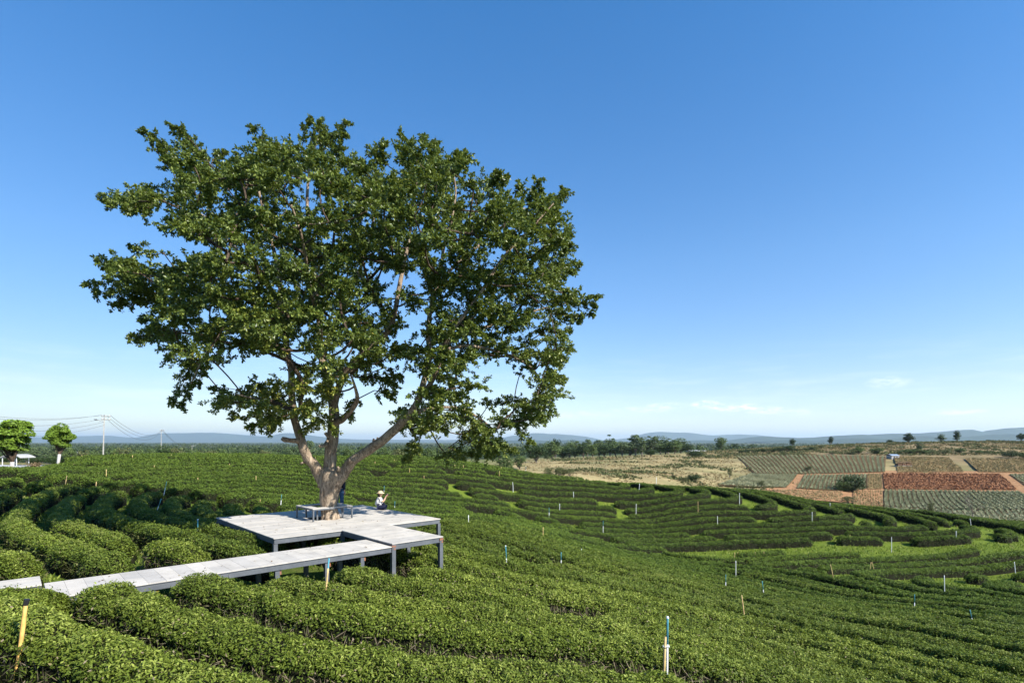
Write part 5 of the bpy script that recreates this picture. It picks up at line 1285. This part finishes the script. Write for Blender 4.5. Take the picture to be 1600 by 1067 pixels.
for (x_, h_, w_) in ((-20,12,40),(5,12,30),(30,11,30),(60,11,26),(85,9,26)): put_tree(x_, 723, h_, w_, 'darkbush', d=64, label='low dark bush beyond the road at the left', group='bushes beyond the road', name='bush')
M_conc = simple('pole_concrete', (.30,.29,.27), .9, .2, .1, 4, .1); M_wire = simple('cable', (.10,.11,.12), .6, .3, .05, 3, 0)
def pole(px, ptop, d, label, lamp=False, w=.105):
    X = (px-800)/F*d; zt_ = E-(ptop-HY)/F*d; zg = float(Tz_exact(np.array([X]), np.array([d]))[0])
    t = empty('utility_pole', (X, d, zg), 0, label=label, cat='utility pole', group='utility poles beyond the tea hill')
    mb = MB(); mb.tube([(X-.25 if lamp else X-.1, d, zg-.3), (X, d, zt_)], [w*1.25, w*.85], n=4); mb.build('pole', M_conc, t)
    for k, zz in enumerate((.25, .75) if lamp else (.25,)):
        mb = MB(); mb.box((X+.25, d, zt_-zz), (.75, 0, 0), (0, .05, 0), (0, 0, .06)); mb.build('crossarm', M_conc, t)
        for a_ in (-.3, .25, .85): mb = MB(); mb.tube([(X+a_, d, zt_-zz+.06), (X+a_, d, zt_-zz+.14), (X+a_, d, zt_-zz+.24)], [.05, .07, .03], n=8); mb.build('insulator', M_pvc, t)
    if lamp:
        mb = MB(); mb.tube([(X, d, zt_-1.15), (X-.6, d, zt_-.95), (X-1.15, d, zt_-.80)], .035, n=6); mb.build('lamp_arm', M_conc, t)
        mb = MB(); mb.tube([(X-1.05, d, zt_-.82), (X-1.25, d, zt_-.76), (X-1.6, d, zt_-.74)], [.05, .12, .05], n=8); mb.build('lamp_head', M_wire, t)
    return np.array([X, d, zt_])
pA = pole(163,648,84,'nearest concrete utility pole with a street lamp arm',True)
pB = pole(252,671,165,'second utility pole, half as tall in view, right of the lamp pole')
pC = pole(300,696,290,'farthest utility pole, only its top above the tea crest')
p0_ = np.array([(-260-800)/F*60, 60, E+(690-600)/F*60])
def cable(a, b, sag, label, rad=.02):
    t = np.linspace(0, 1, 24)[:, None]; pts = a*(1-t)+b*t; pts[:, 2] -= (4*sag*t*(1-t))[:, 0]
    mb = MB(); mb.tube(pts, rad, n=5); o = mb.build('power_cable', M_wire, None); ap(o, label, 'cable', 'power cables')
for k, (dz, dx) in enumerate(((0, .25), (0, -.3), (-.55, .25), (-1.1, 0), (-1.6, 0))):
    cable(p0_+np.array([dx, 0, dz]), pA+np.array([dx, 0, dz]), 1.9+.25*k, 'grey cable running from the lamp pole out of frame to the left')
for k, (dz, dx) in enumerate(((0, .85), (0, .25), (-.5, .25))): cable(pA+np.array([dx, 0, dz]), pB+np.array([dx, 0, dz*.5]), 2.4+.4*k, 'grey cable sagging between the lamp pole and second pole', .025)
for k, dz in enumerate((0, -.4)): cable(pB+np.array([.3, 0, dz]), pC+np.array([.3, 0, dz]), 2.5, 'grey cable running down from the second pole to the farthest pole', .035)
# ------------------------------------------------------------------ planted plots across the valley
def soil(name, base, stripe=None, sc_=.8, red=None):
    m = Mt(name); p = m.pos(); n1 = m.noise(sc_, 6, .7, vec=p); n2 = m.noise(.06, 4, .6, vec=p); n3 = m.noise(4, 3, .7, vec=p)
    c = m.ramp(n1, [(.28, tuple(v*.55 for v in base)), (.5, base), (.72, tuple(min(1, v*1.3) for v in base))])
    c = m.mix(m.math('MULTIPLY_ADD', n2, 2.0, -.6, clamp=True), m.mix(1.0, c, (.78,.74,.72), 'MULTIPLY'), c)
    return m.bsdf(c, .95, .05, bump=m.math('ADD', n1, n3), bstr=.9, bdist=.25)
M_orange = soil('orange_soil', (.39,.225,.115)); M_redsoil = soil('red_ploughed_soil', (.29,.145,.075)); M_tansoil = soil('tan_stubble', (.27,.185,.085)); M_greysoil = soil('grey_green_plot_soil', (.135,.092,.045))
def plot(name, px, soilmat, lift, dmin=80):
    return sheet(name, px, soilmat, lift, 26, 14, dmin=dmin, prop=dict(kind='structure'))[1]
base_G = plot('orange_tracks', [(1186,771),(1640,778),(1625,737),(1236,737)], M_orange, .22)
M_pine = leafmat('pineapple_leaf', [(0,(.15,.155,.075)),(.5,(.27,.275,.145)),(.9,(.41,.41,.24)),(1,(.36,.25,.12))], (.12,.16,.07), .55, .3, .12)
M_young = leafmat('young_shoots', [(0,(.12,.11,.05)),(.6,(.24,.20,.09)),(1,(.36,.26,.12))], (.15,.13,.06), .7, .2, .1)
M_clod = leafmat('soil_clods', [(0,(.22,.108,.056)),(.6,(.28,.140,.073)),(1,(.34,.18,.10))], (.1,.04,.02), .95, .05, .02)
def crop(name, G, rows, per_row, blade, n_bl, mat, lift, seed, label, along='v', width=.9, ang_up=.8, jit=.12):
    """rows of plants running away (v) or across (u) over the plot whose ground corners are G"""
    r = np.random.default_rng(seed)
    k = np.repeat((np.arange(rows)+.5)/rows, per_row); s = r.random(rows*per_row)
    k = k+r.normal(0, .07/rows, len(k))+.35/rows*np.sin(s*5+seed)*.3
    u, v = (k, s) if along == 'v' else (s, k)
    u = np.clip(u, .003, .997)[:, None]; v = np.clip(v, .003, .997)[:, None]
    Q = (G[0]*(1-u)+G[1]*u)*(1-v)+(G[3]*(1-u)+G[2]*u)*v
    ok = r.random(len(Q)) < .93; Q = Q[ok]
    Z = Tz_exact(Q[:, 0], Q[:, 1])+lift
    n = len(Q); idx = np.repeat(np.arange(n), n_bl)
    d = r.normal(size=(len(idx), 3)); d[:, 2] = np.abs(d[:, 2])*ang_up+.35; d /= np.linalg.norm(d, axis=1)[:, None]
    L = blade*r.uniform(.6, 1.25, len(idx)); c = np.stack([Q[idx, 0], Q[idx, 1], Z[idx]], 1)+d*(L*.45)[:, None]+np.stack([r.normal(0, jit*blade, len(idx)), r.normal(0, jit*blade, len(idx)), np.zeros(len(idx))], 1)
    b = np.cross(d, r.normal(size=(len(idx), 3))); b /= np.linalg.norm(b, axis=1)[:, None]
    V, Fq = quads(c, d, b, L, L*.30*width)
    patchy = vn(c[:, 0]/7, c[:, 1]/9, seed)
    me = mesh_np(name, V, Fq, mat, None, {'var': ('FACE', np.clip(.15+.6*r.random(len(idx))+.35*(patchy-.4), 0, .96))})
    link(name, me, label=label, cat='crop', kind='stuff')
G1 = plot('plot_soil', [(1178,740),(1383,738.5),(1384,714.5),(1150,714)], M_greysoil, .42)
crop('pineapple_rows', G1, 32, 420, .50, 6, M_pine, .45, 1, 'grey green pineapple rows on the upper left plot running away from the viewer')
G1b = plot('plot_soil', [(1120,760),(1228,763.5),(1246,742.5),(1172,741.5)], M_greysoil, .42)
crop('pineapple_rows', G1b, 18, 200, .50, 6, M_pine, .45, 2, 'grey green pineapple rows on the lower left plot beside the orange track')
G2 = plot('plot_soil', [(1244,764.5),(1354,765.5),(1354,742.5),(1256,743.5)], M_greysoil, .42)
crop('pineapple_rows', G2, 17, 200, .50, 6, M_pine, .45, 3, 'pineapple rows on the small middle plot behind the dark tree')
G3 = plot('plot_soil', [(1355.5,765.5),(1379,765),(1377,741.5),(1355,742)], M_tansoil, .42)
crop('young_rows', G3, 6, 110, .5, 2, M_young, .45, 4, 'thin brown rows on the narrow plot left of the ploughed red one')
G4 = plot('ploughed_plot', [(1382,765.5),(1590,766.5),(1561,742),(1379,741.5)], M_redsoil, .42)
crop('soil_clods', G4, 40, 260, .55, 1, M_clod, .42, 5, 'rough red clods of the ploughed plot', ang_up=.5, width=2.2)
G5 = plot('strip_soil', [(1223,780),(1316,787),(1317,768),(1190,767.5)], M_orange, .42)
crop('young_rows', G5, 30, 45, .5, 2, M_young, .45, 6, 'sparse young rows on the orange strip above the tea hill')
G5b = plot('strip_soil', [(1334,793),(1379,797),(1379,768),(1333,768)], M_orange, .42)
crop('young_rows', G5b, 11, 90, .5, 2, M_young, .45, 7, 'sparse young rows on the short orange strip left of the near pineapples')
G6 = plot('plot_soil', [(1381,793),(1660,799),(1592,770),(1381,767.5)], M_greysoil, .42)
crop('pineapple_rows', G6, 29, 330, .50, 6, M_pine, .45, 8, 'pineapple rows on the large near plot at the right')
G6b = plot('plot_soil', [(1400,806),(1700,822),(1668,800.5),(1381,794.5)], M_greysoil, .42, 70)
crop('pineapple_rows', G6b, 34, 90, .50, 6, M_pine, .45, 9, 'pineapple rows on the lowest strip just above the tea crest')
G7 = plot('plot_soil', [(1403,739),(1507,738.5),(1482,716),(1397,714.5)], M_tansoil, .42)
crop('young_rows', G7, 26, 130, .7, 2, M_young, .45, 10, 'brownish young rows on the upper plot beside the hut', along='u')
G8 = plot('plot_soil', [(1530,738.5),(1660,739),(1640,717),(1507,717)], M_tansoil, .42)
crop('young_rows', G8, 26, 150, .7, 2, M_young, .45, 11, 'brownish young rows on the upper right plot', along='u')
G9 = plot('plot_soil', [(1610,766),(1680,767),(1640,742.5),(1577,742.5)], M_greysoil, .42)
crop('pineapple_rows', G9, 10, 160, .50, 6, M_pine, .45, 12, 'pineapple rows on the plot cut by the right edge')
# dry field: tufts of scrub and straw
def tufts(name, n, area, mat, L, seed, label, thr=.5):
    r = np.random.default_rng(seed); px = r.uniform(area[0], area[1], n); d = np.exp(r.uniform(math.log(area[2]), math.log(area[3]), n)); X = (px-800)/F*d
    ok = (vn(X/9, d/12, seed) > thr) & ~inside(X, d, TEAB); X, d = X[ok], d[ok]; Z = Tz_exact(X, d); K_ = 5; i = np.repeat(np.arange(len(X)), K_); m = len(i)
    a = r.normal(size=(m, 3)); a[:, 2] = np.abs(a[:, 2])+.5; a /= np.linalg.norm(a, axis=1)[:, None]; b = np.cross(a, r.normal(size=(m, 3))); b /= np.linalg.norm(b, axis=1)[:, None]
    Ls = L*r.uniform(.5, 1.4, len(X))[i]*(.6+d[i]/250); c = np.stack([X[i], d[i], Z[i]], 1)+a*(Ls*.4)[:, None]+r.normal(0, .25, (m, 3))*np.array([1, 1, .2])*Ls[:, None]
    V, Fq = quads(c, a, b, Ls, Ls*.5); link(name, mesh_np(name, V, Fq, mat, None, {'var': ('FACE', r.random(m)*.93)}), label=label, cat='scrub', kind='stuff')
M_straw2 = leafmat('dry_grass_tufts', [(0,(.22,.175,.09)),(.6,(.30,.235,.12)),(1,(.36,.29,.15))], (.2,.15,.06), .9, .1, .15)
tufts('dry_grass', 8000, (820, 1250, 95, 330), M_straw2, .34, 31, 'dry straw tufts over the fallow field', .30)
tufts('green_scrub', 9000, (860, 1260, 95, 330), M_lfo, .6, 33, 'olive scrub scattered over the fallow field', .62)
tufts('ridge_scrub', 9000, (1080, 1680, 275, 430), M_lfo, .55, 34, 'olive scrub on the brown ridge', .50)
tufts('ridge_grass', 9000, (1080, 1680, 275, 430), M_straw2, .4, 35, 'brown grass on the ridge', .35)
# hut with pale blue roof; open shed on the plots; white sheds far off
def house(px, py, d, wpx, hpx, label, wall, roof, name='shed', cat='shed', depth=4.0, n=1, rid=.45):
    X = (px-800)/F*d; Z_ = float(Tz_exact(np.array([X]), np.array([d]))[0]); W_ = wpx/F*d/2; H = hpx/F*d; hw_ = H*(1-rid*.6)
    t = empty(name, (X, d, Z_), 0, label=label, cat=cat)
    mb = MB(); mb.box((X, d, Z_+hw_/2-.3), (W_*.92, 0, 0), (0, depth/2*.92, 0), (0, 0, hw_/2+.3)); mb.build('wall', wall, t)
    V = [(X+sx_*W_, d+sy_*depth/2, Z_+hw_) for sy_ in (-1, 1) for sx_ in (-1, 1)]+[(X-W_, d, Z_+H), (X+W_, d, Z_+H)]
    V2 = [(a_, b_, c_+.15) for a_, b_, c_ in V]; Fc = [(0,1,5,4),(2,4,5,3),(6,10,11,7),(8,9,11,10),(0,4,10,6),(4,2,8,10),(1,7,11,5),(5,11,9,3),(0,6,7,1),(2,3,9,8)]
    mb = MB(); mb.add(V+V2, Fc); mb.build('roof', roof, t)
    mb = MB(); mb.box((X-W_*.3, d-depth/2*.92-.03, Z_+hw_*.40), (W_*.12, 0, 0), (0, .03, 0), (0, 0, hw_*.40)); mb.build('door', M_black, t)
    mb = MB(); mb.box((X+W_*.35, d-depth/2*.92-.03, Z_+hw_*.55), (W_*.14, 0, 0), (0, .03, 0), (0, 0, hw_*.16)); mb.build('window', M_black, t)
M_rblue = simple('pale_blue_roof', (.26,.33,.42), .5, .4, .06, .8, .05); M_rwhite = simple('white_sheet_roof', (.78,.78,.78), .6, .3, .04, .5, .05); M_wallw = simple('pale_wall', (.40,.38,.35), .9, .2, .08, 1, .1); M_wood = simple('old_wood', (.17,.10,.065), .9, .1, .25, 3, .3)
house(1395,715.5,258,13,6.5,'small white hut with pale blue roof between the upper plots',M_wallw,M_rblue,'hut','hut',4)
house(1082,699,620,13,4.5,'white shed with low roof, left of the pair beyond the belt',M_rwhite,M_rwhite,'shed','shed',16)
house(1097,699.5,640,20,4,'longer white shed, right of the pair beyond the belt',M_rwhite,M_rwhite,'shed','shed',18)
for (x_, y_, w_, d_) in ((317,700,13,900),(122,699.5,5,900),(650,700,6,1000),(905,697,6,900),(1247,699,4,560),(342,698.5,7,1100)): house(x_, y_, d_, w_, 4.0, 'small white building in the trees of the far plain', M_rwhite, M_rwhite, 'building', 'building', 12)
for o in COL.objects:
    if o.get('label') == 'small white building in the trees of the far plain': o['group'] = 'white buildings in the far plain'
X = (1411-800)/F*222; Z_ = float(Tz_exact(np.array([X]), np.array([222.]))[0]); t = empty('crate_stack', (X, 222, Z_), 0, label='low wooden stand of brown crates on a pale base beside the orange track', cat='farm stand')
mb = MB(); mb.box((X, 222, Z_+.35), (2.9, 0, 0), (0, 1.2, 0), (0, 0, .25)); mb.build('base', M_wallw, t)
for k in range(6):
    mb = MB(); mb.box((X-2.3+k*.92, 222, Z_+.95+.12*(k % 3)), (.34, 0, 0), (0, .9, 0), (0, 0, .42+.1*(k % 2))); mb.build('crate', M_wood, t)
for k in range(4): mb = MB(); mb.tube([(X-2.7+k*1.8, 221, Z_-.2), (X-2.6+k*1.8, 221, Z_+1.9)], .09, n=6); mb.build('post', M_wood, t)
mb = MB(); mb.box((X+.3, 222, Z_+1.95), (2.7, 0, .05), (0, 1.2, 0), (0, 0, .05)); mb.build('roof', M_wood, t)
# ------------------------------------------------------------------ wooded plain: too many trees to count
def woodland():
    r = np.random.default_rng(91); n = 9000; d = np.exp(r.uniform(math.log(520), math.log(6500), n)); px = r.uniform(-250, 1850, n); X = (px-800)/F*d
    den = vn(X/260, d/420, 95)*.6+vn(X/90, d/160, 96)*.4; ok = den > np.where(px > 1180, .46, .36); ok &= ~((px > 1050) & (d < 640))
    X, d = X[ok], d[ok]; n = len(X); Z = Tz_exact(X, d); H = r.uniform(6, 13, n)*(1+.12*(d > 1500)); Wt = H*r.uniform(.75, 1.3, n)
    K_ = np.where(d < 1100, 46, np.where(d < 2200, 26, 14)); i = np.repeat(np.arange(n), K_); m = len(i)
    v = r.normal(size=(m, 3)); v /= np.linalg.norm(v, axis=1)[:, None]; rad_ = r.uniform(.55, 1, m)[:, None]
    c = np.stack([X[i], d[i], Z[i]+H[i]*.55], 1)+v*rad_*np.stack([Wt[i]*.45, Wt[i]*.45, H[i]*.45], 1)
    a, b = rand_axes(v+np.array([0, 0, .4]), .5, r); L = H[i]*np.where(d[i] < 1100, .22, np.where(d[i] < 2200, .32, .48)); V, Fq = quads(c, a, b, L, L*.7)
    vv = np.clip(.15+.35*r.random(m)+.5*r.random(n)[i]-.12, 0, .93)
    link('woodland', mesh_np('woodland', V, Fq, leafmat('plain_trees', [(0,(.022,.036,.013)),(.5,(.055,.080,.026)),(.93,(.10,.13,.045)),(1,(.13,.15,.06))], (.06,.09,.03), .7, .1, .15), None, {'var': ('FACE', vv)}), label='wooded plain stretching to the foot of the hills', cat='woodland', kind='stuff')
woodland()
# ------------------------------------------------------------------ hills on the horizon
def m_hill(name, c):
    m = Mt(name); p = m.pos(); n1 = m.noise(.0012, 6, .6, vec=p); n2 = m.noise(.009, 5, .7, vec=p)
    k = m.ramp(n1, [(.3, tuple(v*.7 for v in c)), (.7, tuple(v*1.35 for v in c))]); k = m.mix(m.math('MULTIPLY_ADD', n2, 6, -3.9, clamp=True), k, (.20,.16,.11))
    return m.bsdf(k, .95, .05, bump=n2, bstr=.8, bdist=25)
def ridge(name, pts, D, depth, mat, seed, rough=.12):
    xs = np.array([p[0] for p in pts], float); ys = np.array([p[1] for p in pts], float); nx = 520; ny = 26
    px = np.linspace(xs[0], xs[-1], nx); h = (HY-np.interp(px, xs, ys))/F*D+25
    for _ in range(3): h[1:-1] = (h[:-2]+2*h[1:-1]+h[2:])/4
    v = np.linspace(-1, 1, ny); prof = np.where(v < 0, (1+v)**1.15, (1-v)**1.2)
    Pp, Vv = np.meshgrid(px, v); Hh = np.tile(h, (ny, 1)); pf = prof[:, None]*np.ones((1, nx))
    Y = D+Vv*depth; X = (Pp-800)/F*D*(1+Vv*depth/D*.25)
    n = vn(X/(depth*.35), Y/(depth*.35)+seed, seed)*.6+vn(X/(depth*.13), Y/(depth*.16), seed+1)*.4
    Z = E-25+Hh*pf*(1-.55*(1-pf)*(1-n)*1.4)+(n-.5)*Hh*rough*pf*(pf < .98)-25*(pf < .01)
    V = np.stack([X, Y, Z], -1).reshape(-1, 3); ii = np.arange((ny-1)*nx).reshape(ny-1, nx)[:, :-1]; Fq = np.stack([ii, ii+1, ii+nx+1, ii+nx], -1).reshape(-1, 4)
    link(name, mesh_np(name, V, Fq, mat, smooth=True), kind='structure')
M_hill = m_hill('wooded_hills', (.030,.050,.030))
ridge('hills', [(-350,690),(-200,683),(0,684),(64,682),(100,683),(125,680),(169,680),(212,684),(240,678),(256,676),(304,675),(343,676),(382,679),(422,681.5),(435,676.5),(455,675),(480,678),(520,684),(564,686),(622,686.5),(700,687),(780,684),(809,679),(835,675),(874,677.5),(914,681),(945,688),(985,683),(1010,676),(1029,674),(1070,674),(1111,680),(1150,677.5),(1180,678.5),(1230,684),(1300,688),(1400,690)], 24000, 2600, M_hill, 3)
ridge('hills', [(770,690),(795,688),(817,687),(850,688.5),(894,687),(925,689.5),(960,690.5),(1040,690),(1064,688),(1092,687),(1130,688),(1160,685),(1187,681),(1225,682.5),(1270,683),(1297,681),(1339,677.5),(1360,678.5),(1394,675.5),(1425,676),(1462,674),(1480,673),(1517,670),(1537,674),(1559,668.5),(1600,667),(1680,665),(1760,670),(1900,680)], 12500, 1700, M_hill, 9, .22)
ridge('hills', [(1180,690),(1230,687),(1280,688),(1330,684),(1380,685.5),(1440,681),(1500,682.5),(1560,677),(1620,679),(1700,676),(1850,684)], 9500, 1200, M_hill, 15, .25)
# ------------------------------------------------------------------ haze
mh = bpy.data.materials.new('haze'); mh.use_nodes = True; th_ = mh.node_tree; th_.nodes.clear()
oh = th_.nodes.new('ShaderNodeOutputMaterial'); vh = th_.nodes.new('ShaderNodeVolumePrincipled')
vh.inputs['Density'].default_value = HAZE_D; vh.inputs['Color'].default_value = (.66, .85, 1.0, 1); vh.inputs['Anisotropy'].default_value = 0.15
th_.links.new(vh.outputs[0], oh.inputs['Volume'])
zlo = float(min(gz.min(), -60))-1; zhi = 700.0
hx, hy0, hy1 = 61000, -61000, 61000
V = np.array([(sx_*hx, y_, z_) for z_ in (zlo, zhi) for y_ in (hy0, hy1) for sx_ in (-1, 1)], float)
Fq = np.array([(0,2,3,1),(4,5,7,6),(0,1,5,4),(2,6,7,3),(0,4,6,2),(1,3,7,5)])
link('haze', mesh_np('haze', V, Fq, mh), kind='stuff', label='thin blue haze over the whole plain', cat='haze')
